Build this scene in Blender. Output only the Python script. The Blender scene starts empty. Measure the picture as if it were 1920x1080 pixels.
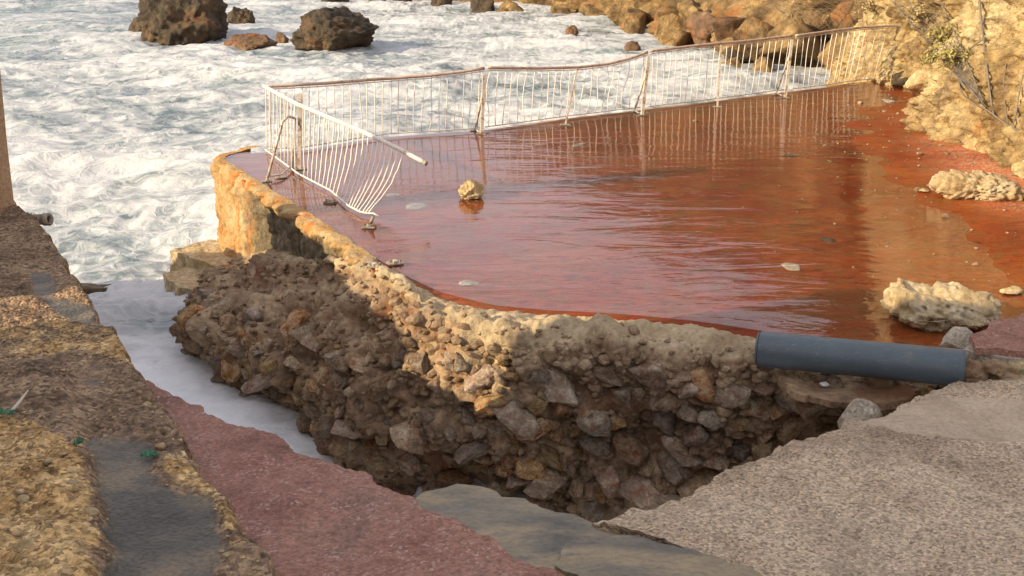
import bpy, bmesh, math, random
import numpy as np
from mathutils import Vector, Matrix
from mathutils.bvhtree import BVHTree

random.seed(7)
S = bpy.context.scene
COL = S.collection

# ------------------------------------------------------------------ camera
CAM_H, FPX, HORIZON = 3.3, 2000.0, -150.0
PITCH = math.atan((540 - HORIZON) / FPX)
cam_d = bpy.data.cameras.new('camera'); cam = bpy.data.objects.new('camera', cam_d)
COL.objects.link(cam)
cam.location = (0, 0, CAM_H)
cam.rotation_euler = (math.pi / 2 - PITCH, 0, 0)
cam_d.sensor_width = 36.0
cam_d.lens = 36.0 * FPX / 1920.0
cam_d.clip_start = 0.1; cam_d.clip_end = 2000
S.camera = cam

# ------------------------------------------------------------------ sky and sun
SUN_EL = math.radians(24)
SUN_H = Vector((-0.91, -0.41, 0)).normalized()          # horizontal direction towards the sun
SUN_DIR = Vector((SUN_H.x * math.cos(SUN_EL), SUN_H.y * math.cos(SUN_EL), math.sin(SUN_EL)))
world = bpy.data.worlds.new('World'); S.world = world
world.use_nodes = True
wn = world.node_tree
sky = wn.nodes.new('ShaderNodeTexSky'); sky.sky_type = 'NISHITA'; sky.sun_disc = False
sky.sun_elevation = SUN_EL
sky.sun_rotation = math.atan2(SUN_H.x, SUN_H.y)
sky.dust_density = 5.0; sky.air_density = 1.0; sky.ozone_density = .8
# thin bright broken cloud all over the sky
tcw = wn.nodes.new('ShaderNodeTexCoord'); mpw = wn.nodes.new('ShaderNodeMapping'); mpw.inputs['Scale'].default_value = (1.0, 1.0, 2.6)
wn.links.new(tcw.outputs['Generated'], mpw.inputs['Vector'])
cnw = wn.nodes.new('ShaderNodeTexNoise'); cnw.inputs['Scale'].default_value = 2.2; cnw.inputs['Detail'].default_value = 6; cnw.inputs['Roughness'].default_value = .6
wn.links.new(mpw.outputs[0], cnw.inputs['Vector'])
crw = wn.nodes.new('ShaderNodeMapRange'); crw.inputs[1].default_value = .40; crw.inputs[2].default_value = .58; crw.inputs[3].default_value = .45; crw.inputs[4].default_value = .95
wn.links.new(cnw.outputs[0], crw.inputs[0])
cmw = wn.nodes.new('ShaderNodeMix'); cmw.data_type = 'RGBA'; cmw.inputs[7].default_value = (7.3, 7.2, 7.8, 1)
wn.links.new(crw.outputs[0], cmw.inputs[0]); wn.links.new(sky.outputs[0], cmw.inputs[6])
wn.links.new(cmw.outputs[2], wn.nodes['Background'].inputs[0])
wn.nodes['Background'].inputs[1].default_value = 0.105
sun_d = bpy.data.lights.new('sun', 'SUN'); sun_d.energy = 5.0; sun_d.angle = math.radians(0.6)
sun_d.color = (1.0, 0.80, 0.52)
sun = bpy.data.objects.new('sun', sun_d); COL.objects.link(sun)
sun.rotation_euler = SUN_DIR.to_track_quat('Z', 'Y').to_euler()
sun.location = (-20, -10, 15)
S.view_settings.view_transform = 'Standard'
S.view_settings.look = 'None'
S.view_settings.exposure = 0.50
S.view_settings.gamma = 1.0
S.cycles.max_bounces = 6; S.cycles.diffuse_bounces = 3; S.cycles.glossy_bounces = 3
S.cycles.transparent_max_bounces = 6

# ------------------------------------------------------------------ picture <-> place
def ray(px, py):
    u = (px - 960) / FPX; v = (py - 540) / FPX
    c, s = math.cos(PITCH), math.sin(PITCH)
    return np.array([u, c - v * s, -s - v * c])

def at(px, py, z=0.0, slope=0.0):
    """point where the sight line meets the plane Z = z + slope * Y"""
    d = ray(px, py)
    t = (CAM_H - z) / (slope * d[1] - d[2])
    return np.array([d[0] * t, d[1] * t, CAM_H + d[2] * t])

def atY(px, py, Y):
    d = ray(px, py); t = Y / d[1]
    return np.array([d[0] * t, Y, CAM_H + d[2] * t])

# ------------------------------------------------------------------ noise (numpy)
def _hash(ix, iy, iz, seed):
    h = (ix.astype(np.int64) * 374761393 + iy.astype(np.int64) * 668265263 +
         iz.astype(np.int64) * 2147483647 + seed * 1274126177) & 0xFFFFFFFF
    h = ((h ^ (h >> 13)) * 1274126177) & 0xFFFFFFFF
    h = ((h ^ (h >> 16)) * 2246822519) & 0xFFFFFFFF
    return (h ^ (h >> 15)) & 0xFFFFFFFF

def perlin(p, seed=0):
    p = np.asarray(p, float)
    i = np.floor(p).astype(np.int64); f = p - i
    w = f * f * f * (f * (f * 6 - 15) + 10)
    out = 0
    for dx in (0, 1):
        for dy in (0, 1):
            for dz in (0, 1):
                h = _hash(i[..., 0] + dx, i[..., 1] + dy, i[..., 2] + dz, seed)
                g = np.stack([(h & 1023) / 511.5 - 1, ((h >> 10) & 1023) / 511.5 - 1, ((h >> 20) & 1023) / 511.5 - 1], -1)
                d = f - np.array([dx, dy, dz])
                n = (g * d).sum(-1)
                wx = w[..., 0] if dx else 1 - w[..., 0]
                wy = w[..., 1] if dy else 1 - w[..., 1]
                wz = w[..., 2] if dz else 1 - w[..., 2]
                out = out + n * wx * wy * wz
    return out

def fbm(p, octv=5, gain=0.5, lac=2.03, seed=0, ridged=False):
    p = np.asarray(p, float); a = 1.0; o = 0; tot = 0
    for k in range(octv):
        n = perlin(p, seed + k * 17)
        if ridged: n = 0.5 - np.abs(n) * 1.6
        o = o + n * a; tot += a
        a *= gain; p = p * lac + 13.7
    return o / tot * (1.5 if not ridged else 1.0)

def worley(p, seed=0):
    """distance to nearest and second nearest feature point"""
    p = np.asarray(p, float); i = np.floor(p).astype(np.int64)
    f1 = np.full(p.shape[:-1], 9.0); f2 = f1.copy()
    for dx in (-1, 0, 1):
        for dy in (-1, 0, 1):
            for dz in (-1, 0, 1):
                c = i + np.array([dx, dy, dz])
                h = _hash(c[..., 0], c[..., 1], c[..., 2], seed)
                q = c + np.stack([(h & 1023) / 1023., ((h >> 10) & 1023) / 1023., ((h >> 20) & 1023) / 1023.], -1)
                d = np.sqrt(((q - p) ** 2).sum(-1))
                m = d < f1
                f2 = np.where(m, f1, np.minimum(f2, d)); f1 = np.where(m, d, f1)
    return f1, f2

def lumps(p, seed=0):
    f1, f2 = worley(p, seed)
    return np.clip(1 - f1 * f1 * 1.4, 0, 1)

def smooth(a, b, x):
    t = np.clip((x - a) / (b - a), 0, 1); return t * t * (3 - 2 * t)

# ------------------------------------------------------------------ mesh helpers
def mesh_from(name, V, F, smooth_sh=True):
    me = bpy.data.meshes.new(name)
    me.from_pydata([tuple(map(float, v)) for v in V], [], [tuple(map(int, f)) for f in F])
    me.validate()
    if smooth_sh and len(me.polygons):
        me.polygons.foreach_set('use_smooth', [True] * len(me.polygons))
    me.update()
    return me

def link(name, me, m=None, parent=None):
    o = bpy.data.objects.new(name, me); COL.objects.link(o)
    if m is not None and me is not None and not me.materials: me.materials.append(m)
    if parent is not None: o.parent = parent
    return o

def grid_faces(n, m, close=False):
    idx = np.arange(n * m).reshape(n, m)
    a = idx[:-1, :-1]; b = idx[1:, :-1]; c = idx[1:, 1:]; d = idx[:-1, 1:]
    return np.stack([a, b, c, d], -1).reshape(-1, 4)

def grid_mesh(name, P, want=None):
    n, m = P.shape[:2]
    F = grid_faces(n, m); V = P.reshape(-1, 3)
    if want is not None:                                   # turn the faces towards this direction
        if (normals_of(P) @ np.array(want, float)).mean() < 0: F = F[:, ::-1]
    me = bpy.data.meshes.new(name)
    me.vertices.add(len(V)); me.vertices.foreach_set('co', V.astype(np.float32).ravel())
    me.loops.add(F.size); me.loops.foreach_set('vertex_index', F.astype(np.int32).ravel())
    me.polygons.add(len(F))
    me.polygons.foreach_set('loop_start', np.arange(0, F.size, 4, dtype=np.int32))
    me.polygons.foreach_set('use_smooth', np.ones(len(F), bool))
    me.update(calc_edges=True); me.validate()
    return me

def normals_of(P):
    du = np.gradient(P, axis=0); dv = np.gradient(P, axis=1)
    n = np.cross(du, dv)
    return n / (np.linalg.norm(n, axis=-1, keepdims=True) + 1e-9)

def resample(pts, n, spacing=None):
    pts = np.asarray(pts, float)
    d = np.concatenate([[0], np.cumsum(np.linalg.norm(np.diff(pts, axis=0), axis=1))])
    t = np.linspace(0, d[-1], n) if spacing is None else spacing * d[-1]
    return np.stack([np.interp(t, d, pts[:, k]) for k in range(pts.shape[1])], -1)

def catmull(pts, n):
    pts = np.asarray(pts, float)
    P = np.concatenate([[2 * pts[0] - pts[1]], pts, [2 * pts[-1] - pts[-2]]])
    t = np.linspace(0, len(pts) - 1 - 1e-6, n); i = t.astype(int); f = (t - i)[:, None]
    a, b, c, d = P[i], P[i + 1], P[i + 2], P[i + 3]
    return 0.5 * (2 * b + (c - a) * f + (2 * a - 5 * b + 4 * c - d) * f ** 2 + (3 * b - 3 * c + d - a) * f ** 3)

def set_attr(me, name, vals):
    a = me.attributes.new(name, 'FLOAT', 'POINT'); a.data.foreach_set('value', np.asarray(vals, np.float32).ravel())

class MB:
    """collects shapes into one mesh"""
    def __init__(s): s.v = []; s.f = []
    def add(s, V, F):
        o = len(s.v); s.v += [tuple(map(float, x)) for x in V]; s.f += [tuple(i + o for i in f) for f in F]; return s
    def tube(s, pts, r, sides=8, cap=True, squash=1.0):
        pts = [Vector(p) for p in pts]; n = len(pts); V = []; F = []
        rr = r if isinstance(r, (list, tuple, np.ndarray)) else [r] * n
        up = Vector((0, 0, 1)); prev = None
        for i, p in enumerate(pts):
            t = (pts[min(i + 1, n - 1)] - pts[max(i - 1, 0)]).normalized()
            if prev is None:
                x = t.cross(up)
                if x.length < 0.05: x = t.cross(Vector((0, 1, 0)))
                x.normalize()
            else:
                x = (prev - t * prev.dot(t)).normalized()
            prev = x; y = t.cross(x).normalized()
            for k in range(sides):
                a = 2 * math.pi * (k + .5) / sides
                V.append(p + (x * math.cos(a) + y * math.sin(a) * squash) * rr[i])
        for i in range(n - 1):
            for k in range(sides):
                k2 = (k + 1) % sides
                F.append((i * sides + k, i * sides + k2, (i + 1) * sides + k2, (i + 1) * sides + k))
        if cap:
            F.append(tuple(range(sides - 1, -1, -1))); F.append(tuple((n - 1) * sides + k for k in range(sides)))
        return s.add(V, F)
    def box(s, c, sx, sy, sz, rz=0.0, bev=0.0, tilt=None):
        bm = bmesh.new(); bmesh.ops.create_cube(bm, size=1)
        bmesh.ops.scale(bm, vec=(sx, sy, sz), verts=bm.verts)
        if bev > 0: bmesh.ops.bevel(bm, geom=bm.edges[:], offset=bev, segments=2, affect='EDGES')
        M = Matrix.Translation(Vector(c)) @ Matrix.Rotation(rz, 4, 'Z')
        if tilt: M = M @ Matrix.Rotation(tilt[0], 4, 'X') @ Matrix.Rotation(tilt[1], 4, 'Y')
        bmesh.ops.transform(bm, matrix=M, verts=bm.verts)
        bm.verts.index_update()
        s.add([v.co[:] for v in bm.verts], [[v.index for v in f.verts] for f in bm.faces]); bm.free(); return s
    def build(s, name, m, parent=None, smooth_sh=True, origin=None):
        V = np.array(s.v)
        if origin is not None: V = V - np.array(origin)
        return link(name, mesh_from(name, V, s.f, smooth_sh), m, parent)

def thing(name, label, cat, loc=(0, 0, 0), group=None):
    o = bpy.data.objects.new(name, None); COL.objects.link(o); o.location = tuple(map(float, loc))
    o.empty_display_size = 0.2
    return tag(o, label, cat, group)

def tag(o, label, cat, group=None):
    o['label'] = label; o['category'] = cat
    if group: o['group'] = group
    return o

def struct(o): o['kind'] = 'structure'; return o

# ------------------------------------------------------------------ materials
class NT:
    def __init__(s, name):
        s.m = bpy.data.materials.new(name); s.m.use_nodes = True
        s.t = s.m.node_tree; s.b = s.t.nodes['Principled BSDF']; s.out = s.t.nodes['Material Output']
    def n(s, typ, **kw):
        x = s.t.nodes.new(typ)
        for k, v in kw.items(): setattr(x, k, v)
        return x
    def l(s, a, b): s.t.links.new(a, b); return s
    def put(s, sock, v):
        if isinstance(v, bpy.types.NodeSocket): s.l(v, sock)
        elif isinstance(v, (tuple, list)) and len(v) == 3 and sock.type == 'RGBA': sock.default_value = (*v, 1)
        else: sock.default_value = v
    def pos(s): return s.n('ShaderNodeNewGeometry').outputs['Position']
    def obj(s): return s.n('ShaderNodeTexCoord').outputs['Object']
    def rnd(s): return s.n('ShaderNodeObjectInfo').outputs['Random']
    def attr(s, name): return s.n('ShaderNodeAttribute', attribute_name=name).outputs['Fac']
    def noise(s, vec, scale, detail=6, rough=.6, dist=0.0):
        detail = min(detail, 5)
        x = s.n('ShaderNodeTexNoise'); s.put(x.inputs['Vector'], vec); x.inputs['Scale'].default_value = scale
        x.inputs['Detail'].default_value = detail; x.inputs['Roughness'].default_value = rough; x.inputs['Distortion'].default_value = dist
        return x.outputs[0]
    def noisec(s, vec, scale, detail=3):
        x = s.n('ShaderNodeTexNoise'); s.put(x.inputs['Vector'], vec); x.inputs['Scale'].default_value = scale
        x.inputs['Detail'].default_value = detail
        return x.outputs[1]
    def voro(s, vec, scale, feature='F1', out=0, rnd=1.0):
        x = s.n('ShaderNodeTexVoronoi', feature=feature); s.put(x.inputs['Vector'], vec)
        x.inputs['Scale'].default_value = scale; x.inputs['Randomness'].default_value = rnd
        return x.outputs[out]
    def ramp(s, fac, stops):
        x = s.n('ShaderNodeValToRGB'); s.l(fac, x.inputs[0]); e = x.color_ramp.elements
        while len(e) < len(stops): e.new(0.5)
        for el, (p, c) in zip(e, stops):
            el.position = p; el.color = (*c, 1) if isinstance(c, (tuple, list)) else (c, c, c, 1)
        return x.outputs[0]
    def mix(s, fac, a, b, blend='MIX'):
        x = s.n('ShaderNodeMix', data_type='RGBA', blend_type=blend)
        s.put(x.inputs[0], fac); s.put(x.inputs[6], a); s.put(x.inputs[7], b); return x.outputs[2]
    def math(s, op, a, b=0.0, c=0.0, clamp=False):
        x = s.n('ShaderNodeMath', operation=op, use_clamp=clamp); s.put(x.inputs[0], a); s.put(x.inputs[1], b); s.put(x.inputs[2], c); return x.outputs[0]
    def vmath(s, op, a, b=(0, 0, 0)):
        x = s.n('ShaderNodeVectorMath', operation=op); s.put(x.inputs[0], a)
        if isinstance(b, bpy.types.NodeSocket): s.l(b, x.inputs[1])
        elif op == 'SCALE': x.inputs['Scale'].default_value = b
        else: x.inputs[1].default_value = b
        return x.outputs[0]
    def maprange(s, v, a, b, c=0.0, d=1.0, smoothstep=False):
        x = s.n('ShaderNodeMapRange'); s.put(x.inputs[0], v)
        if smoothstep: x.interpolation_type = 'SMOOTHSTEP'
        for k, q in zip((1, 2, 3, 4), (a, b, c, d)): x.inputs[k].default_value = q
        return x.outputs[0]
    def bump(s, h, strength=.5, dist=.02, prev=None):
        x = s.n('ShaderNodeBump'); s.l(h, x.inputs['Height']); x.inputs['Strength'].default_value = strength; x.inputs['Distance'].default_value = dist
        if prev is not None: s.l(prev, x.inputs['Normal'])
        return x.outputs[0]
    def fin(s, color, rough=.8, normal=None, spec=.3, **kw):
        s.put(s.b.inputs['Base Color'], color); s.put(s.b.inputs['Roughness'], rough)
        s.b.inputs['Specular IOR Level'].default_value = spec
        if normal is not None: s.l(normal, s.b.inputs['Normal'])
        for k, v in kw.items(): s.put(s.b.inputs[k], v)
        return s.m

def rock_mat(name, cols, scale=1.2, bump=.6, fine=18.0, rough=.85, per_object=0.0, coords='pos', pit=.5, stain=None, bdist=.04, sandy=False, reflection_dark=None):
    """weathered rock: broad colour zones, fine grain, pits"""
    t = NT(name); p = t.pos() if coords == 'pos' else t.obj()
    if per_object:
        off = t.vmath('SCALE', t.n('ShaderNodeCombineXYZ').outputs[0], 1.0)
        r = t.rnd(); cx = t.n('ShaderNodeCombineXYZ'); t.l(t.math('MULTIPLY', r, 31.0), cx.inputs[0]); t.l(t.math('MULTIPLY', r, 17.0), cx.inputs[1])
        p = t.vmath('ADD', p, cx.outputs[0])
    n1 = t.noise(p, scale, 8, .62, .4)
    k = len(cols)
    c = t.ramp(n1, [(.30 + .40 * i / (k - 1), cc) for i, cc in enumerate(cols)])
    n2 = t.noise(p, fine, 6, .7)
    c = t.mix(1.0, c, t.ramp(n2, [(.25, .55), (.5, 1.0), (.75, 1.35)]), 'MULTIPLY')
    v = t.voro(p, fine * .55)
    c = t.mix(.55, c, t.ramp(v, [(.0, 1.25), (.35, 1.0), (.8, .6)]), 'MULTIPLY')
    if stain:
        sm = t.maprange(t.noise(p, stain[1], 5, .6, .6), .54, .66)
        c = t.mix(sm, c, stain[0])
    if sandy:  # sandy rim, plus the sunlit wedge painted on the wall face
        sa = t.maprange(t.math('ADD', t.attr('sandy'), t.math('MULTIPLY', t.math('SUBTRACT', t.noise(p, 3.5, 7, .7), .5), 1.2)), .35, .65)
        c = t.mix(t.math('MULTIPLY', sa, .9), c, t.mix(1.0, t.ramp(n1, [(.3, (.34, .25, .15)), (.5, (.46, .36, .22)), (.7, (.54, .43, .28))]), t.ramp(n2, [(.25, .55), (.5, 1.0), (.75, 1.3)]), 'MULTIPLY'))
    if reflection_dark:  # dark tone added high on the unseen slope to dim its reflection
        zz = t.n('ShaderNodeSeparateXYZ'); t.l(t.pos(), zz.inputs[0])
        zm = t.maprange(t.math('ADD', zz.outputs[2], t.math('MULTIPLY', t.math('SUBTRACT', t.noise(p, .22, 5, .65), .5), 42.0)), *reflection_dark)
        c = t.mix(zm, c, t.ramp(t.noise(p, 1.4, 5, .7), [(.3, (.018, .022, .010)), (.5, (.035, .040, .017)), (.7, (.075, .065, .03))]))
    if per_object:
        hs = t.n('ShaderNodeHueSaturation'); t.l(c, hs.inputs['Color'])
        t.l(t.maprange(t.rnd(), 0, 1, 1 - per_object, 1 + per_object), hs.inputs['Value'])
        r2 = t.math('FRACT', t.math('MULTIPLY', t.rnd(), 7.31))
        t.l(t.maprange(r2, 0, 1, .75, 1.35), hs.inputs['Saturation'])
        r3 = t.math('FRACT', t.math('MULTIPLY', t.rnd(), 23.7))
        t.l(t.maprange(r3, 0, 1, .482, .508), hs.inputs['Hue']); c = hs.outputs[0]
    b = t.bump(t.noise(p, fine * .5, 8, .7), bump, bdist)
    b = t.bump(v, pit, bdist * .4, b)
    b = t.bump(t.noise(p, fine * 4, 4, .7), bump * .6, bdist * .15, b)
    return t.fin(c, rough, b)

M = {}
M['cliff'] = None
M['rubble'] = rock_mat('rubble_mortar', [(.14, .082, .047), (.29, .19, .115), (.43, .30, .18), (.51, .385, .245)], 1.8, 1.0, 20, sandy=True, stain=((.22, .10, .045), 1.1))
M['stone'] = rock_mat('rubble_stone', [(.19, .115, .066), (.34, .24, .148), (.46, .355, .23), (.56, .46, .33)], 2.2, .8, 16, per_object=.40, coords='obj', stain=((.26, .115, .05), 3.0), bdist=.025)
M['pebble'] = rock_mat('small_stone', [(.16, .10, .06), (.28, .19, .115), (.40, .30, .19)], 6.0, .6, 40, bdist=.02)
M['sandrock'] = rock_mat('sand_rock', [(.36, .24, .11), (.50, .36, .18), (.58, .44, .25), (.62, .50, .32)], 4.0, .8, 30, coords='obj', pit=.9, bdist=.03)
M['paleslab'] = rock_mat('pale_slab_rock', [(.34, .23, .11), (.44, .33, .18), (.50, .40, .25), (.54, .45, .31)], 3.0, .8, 24, coords='obj', pit=.9, bdist=.03)
M['boulder'] = rock_mat('sea_boulder', [(.030, .020, .011), (.062, .043, .025), (.10, .072, .040), (.17, .125, .068)], .9, 1.0, 6, rough=.55, stain=((.13, .068, .03), .9), bdist=.16)
M['redboulder'] = rock_mat('red_boulder', [(.08, .045, .024), (.16, .092, .05), (.27, .175, .095)], .9, .9, 7, rough=.6, stain=((.30, .12, .05), .7), bdist=.10)
M['coastrock'] = rock_mat('coast_rock', [(.06, .038, .02), (.17, .11, .05), (.32, .21, .09), (.44, .31, .15)], .8, 1.0, 4.5, stain=((.30, .13, .045), .5), bdist=.22, reflection_dark=(6.0, 9.0))

def cliff_mat():
    t = NT('cliff_rock'); p = t.pos()
    n1 = t.noise(p, .55, 8, .62, .5)
    c = t.ramp(n1, [(.30, (.20, .125, .055)), (.43, (.40, .28, .125)), (.56, (.54, .41, .21)), (.70, (.62, .51, .31))])
    st = t.vmath('MULTIPLY', p, (1.0, 1.0, .16))
    c = t.mix(t.maprange(t.noise(st, 2.2, 6, .65, .4), .53, .70), c, (.22, .15, .085))
    c = t.mix(t.maprange(t.noise(st, 1.1, 5, .6, .3), .60, .72), c, (.40, .17, .05))
    g = t.n('ShaderNodeVectorMath', operation='DISTANCE'); t.l(p, g.inputs[0]); g.inputs[1].default_value = GREEN_AT
    gm = t.math('MULTIPLY', t.maprange(g.outputs['Value'], .3, 1.5, 1, 0, True), t.maprange(t.noise(p, 5, 6, .7), .38, .62))
    c = t.mix(gm, c, (.22, .23, .055))
    n2 = t.noise(p, 14, 7, .7)
    c = t.mix(1.0, c, t.ramp(n2, [(.25, .6), (.5, 1.0), (.75, 1.3)]), 'MULTIPLY')
    v = t.voro(p, 7)
    c = t.mix(.7, c, t.ramp(v, [(0, 1.2), (.4, 1.0), (.85, .45)]), 'MULTIPLY')
    pt = t.noise(st, 19, 5, .8)
    c = t.mix(t.maprange(pt, .56, .68, 0, .8), c, (.11, .07, .035))
    b = t.bump(t.noise(p, 5, 8, .7), .9, .10)
    b = t.bump(v, .8, .05, b)
    b = t.bump(t.noise(p, 40, 5, .7), .6, .012, b)
    return t.fin(c, .9, b)
GREEN_AT = tuple(atY(1765, 95, 19.0))
M['cliff'] = cliff_mat()

def concrete(name, cols, scale=1.4, grain=55, bump=.5, rough=.85, speck=(.55, .5, .42), speck_amt=.35, wet=None):
    """worn concrete with exposed aggregate"""
    t = NT(name); p = t.pos()
    n1 = t.noise(p, scale, 8, .62, .3); k = len(cols)
    c = t.ramp(n1, [(.32 + .36 * i / (k - 1), q) for i, q in enumerate(cols)])
    v = t.voro(p, grain); vc = t.voro(p, grain, out=1)
    vs = t.n('ShaderNodeSeparateColor'); t.l(vc, vs.inputs[0])
    c = t.mix(1.0, c, t.ramp(vs.outputs[0], [(0, .72), (.5, 1.0), (1, 1.22)]), 'MULTIPLY')
    sp = t.math('MULTIPLY', t.maprange(vs.outputs[1], 1 - speck_amt * .5, 1 - speck_amt * .5 + .02), t.maprange(t.noise(p, grain * .12, 4, .6), .42, .6))
    c = t.mix(sp, c, speck)
    c = t.mix(1.0, c, t.ramp(t.noise(p, grain * .3, 6, .75), [(.28, .62), (.5, 1.0), (.72, 1.2)]), 'MULTIPLY')
    h = t.math('ADD', t.math('MULTIPLY', v, -.6), t.noise(p, grain * .35, 6, .7))
    b = t.bump(t.noise(p, scale * 4, 6, .65), bump * .8, .03)
    b = t.bump(h, bump, .012, b)
    return t.fin(c, rough, b)
M['pavement'] = concrete('worn_pavement', [(.235, .165, .115), (.31, .225, .16), (.36, .27, .195), (.29, .215, .155)], 1.3, 48, .7)
M['concrete'] = concrete('grey_concrete', [(.26, .215, .16), (.36, .30, .225), (.43, .37, .28)], 2.0, 60, .5)
M['redpave'] = concrete('red_painted_ledge', [(.18, .082, .060), (.265, .125, .092), (.315, .16, .118), (.24, .135, .10)], 2.0, 78, .7, .75, (.42, .28, .23), .30)
M['render'] = concrete('beige_render', [(.34, .23, .14), (.40, .28, .175), (.44, .31, .20)], 1.2, 70, .15, .8, (.5, .4, .3), .08)

def slate():
    t = NT('grey_slab'); p = t.pos()
    st = t.vmath('MULTIPLY', p, (1.0, 2.2, 1.0))
    c = t.ramp(t.noise(st, 1.8, 8, .6, .6), [(.30, (.085, .08, .068)), (.43, (.145, .132, .105)), (.55, (.225, .185, .125)), (.64, (.30, .235, .145)), (.72, (.165, .15, .125))])
    c = t.mix(1.0, c, t.ramp(t.noise(p, 30, 6, .7), [(.25, .6), (.5, 1), (.75, 1.25)]), 'MULTIPLY')
    b = t.bump(t.noise(st, 5, 8, .65, .4), .5, .03); b = t.bump(t.noise(p, 60, 4, .7), .35, .006, b)
    return t.fin(c, t.ramp(t.noise(p, 3, 4, .6), [(.35, .30), (.65, .7)]), b, .4)
M['slate'] = slate()

def ledge_mat():
    """top of the old wall on the left: eroded golden aggregate, brown crust, smooth grey screed where attribute screed = 1"""
    t = NT('eroded_wall_top'); p = t.pos(); a = t.attr('screed'); g = t.attr('golden')
    c = t.ramp(t.noise(p, 2.2, 8, .65, .5), [(.32, (.125, .078, .048)), (.45, (.235, .155, .095)), (.58, (.345, .235, .145)), (.70, (.22, .145, .095))])
    gold = t.ramp(t.noise(p, 5.0, 7, .7, .3), [(.30, (.28, .15, .06)), (.45, (.52, .32, .13)), (.58, (.66, .45, .21)), (.72, (.70, .54, .32))])
    gm = t.maprange(t.math('ADD', g, t.math('MULTIPLY', t.math('SUBTRACT', t.noise(p, 4.5, 7, .7), .5), 1.8)), .38, .62)
    c = t.mix(gm, c, gold)
    v = t.voro(p, 44); vc = t.voro(p, 44, out=1); vs = t.n('ShaderNodeSeparateColor'); t.l(vc, vs.inputs[0])
    c = t.mix(1.0, c, t.ramp(vs.outputs[0], [(0, .45), (.5, 1.0), (1, 1.5)]), 'MULTIPLY')
    c = t.mix(1.0, c, t.ramp(t.noise(p, 17, 6, .8), [(.30, .38), (.48, 1.0), (.70, 1.35)]), 'MULTIPLY')
    sc = t.ramp(t.noise(p, 3.0, 7, .6, .4), [(.36, (.050, .046, .040)), (.5, (.10, .088, .070)), (.62, (.20, .155, .105))])
    sm = t.maprange(t.math('ADD', a, t.math('MULTIPLY', t.math('SUBTRACT', t.noise(p, 5, 7, .75), .5), 2.0)), .36, .66)
    sc = t.mix(1.0, sc, t.ramp(t.noise(p, 50, 5, .7), [(.28, .55), (.5, 1.0), (.72, 1.3)]), 'MULTIPLY')
    c = t.mix(sm, c, sc)
    inv = t.math('SUBTRACT', 1.0, t.math('MULTIPLY', sm, .6))
    h = t.math('MULTIPLY', t.math('ADD', t.math('MULTIPLY', v, -.8), t.noise(p, 18, 7, .75)), inv)
    b = t.bump(h, .9, .035); b = t.bump(t.noise(p, 90, 4, .7), .4, .006, b)
    return t.fin(c, t.mix(sm, (.9, .9, .9), (.5, .5, .5)), b)
M['ledge'] = ledge_mat()

def deck_mat():
    t = NT('red_painted_deck'); p = t.pos(); dry = t.attr('dry')
    c = t.ramp(t.noise(p, .75, 8, .6, .4), [(.30, (.31, .058, .020)), (.45, (.43, .098, .032)), (.58, (.49, .14, .045)), (.70, (.53, .20, .075))])
    # worn bare patches and pale scuffs
    w = t.maprange(t.noise(p, 1.9, 8, .68, .8), .62, .72)
    c = t.mix(t.math('MULTIPLY', w, .65), c, (.42, .25, .15))
    st = t.vmath('MULTIPLY', p, (1.0, 2.6, 1.0))
    d = t.maprange(t.noise(st, 2.2, 7, .7, .9), .54, .66)
    c = t.mix(t.math('MULTIPLY', d, .75), c, (.17, .030, .014))
    c = t.mix(t.maprange(t.noise(p, 2.3, 6, .7, .5), .46, .64, 0, .75), c, (.33, .175, .08))
    c = t.mix(1.0, c, t.ramp(t.noise(t.vmath('MULTIPLY', p, (.6, 2.0, 1.0)), 9, 5, .75), [(.30, .62), (.5, 1.0), (.70, 1.28)]), 'MULTIPLY')
    # fine aggregate where the paint is worn and dry
    v = t.voro(p, 46); vc = t.voro(p, 46, out=1); vs = t.n('ShaderNodeSeparateColor'); t.l(vc, vs.inputs[0])
    sp = t.math('MULTIPLY', t.maprange(vs.outputs[1], .72, .76), t.math('MULTIPLY', dry, .9))
    c = t.mix(sp, c, (.58, .36, .22))
    c = t.mix(1.0, c, t.ramp(t.noise(p, 24, 6, .75), [(.26, .72), (.5, 1.0), (.74, 1.22)]), 'MULTIPLY')
    wet = t.mix(1.0, c, (.52, .40, .26), 'MULTIPLY')          # soaked concrete is darker
    c = t.mix(dry, wet, c)
    b = t.bump(t.noise(p, 9, 7, .65), .35, .02); b = t.bump(v, .35, .008, b)
    r = t.mix(dry, (.32, .32, .32), (.75, .75, .75))
    t.fin(c, r, b, .35)
    t.put(t.b.inputs['Specular IOR Level'], t.maprange(dry, 0, .8, .04, .35))     # under water the paint itself hardly shines
    return t.m
M['deck'] = deck_mat()

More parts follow.
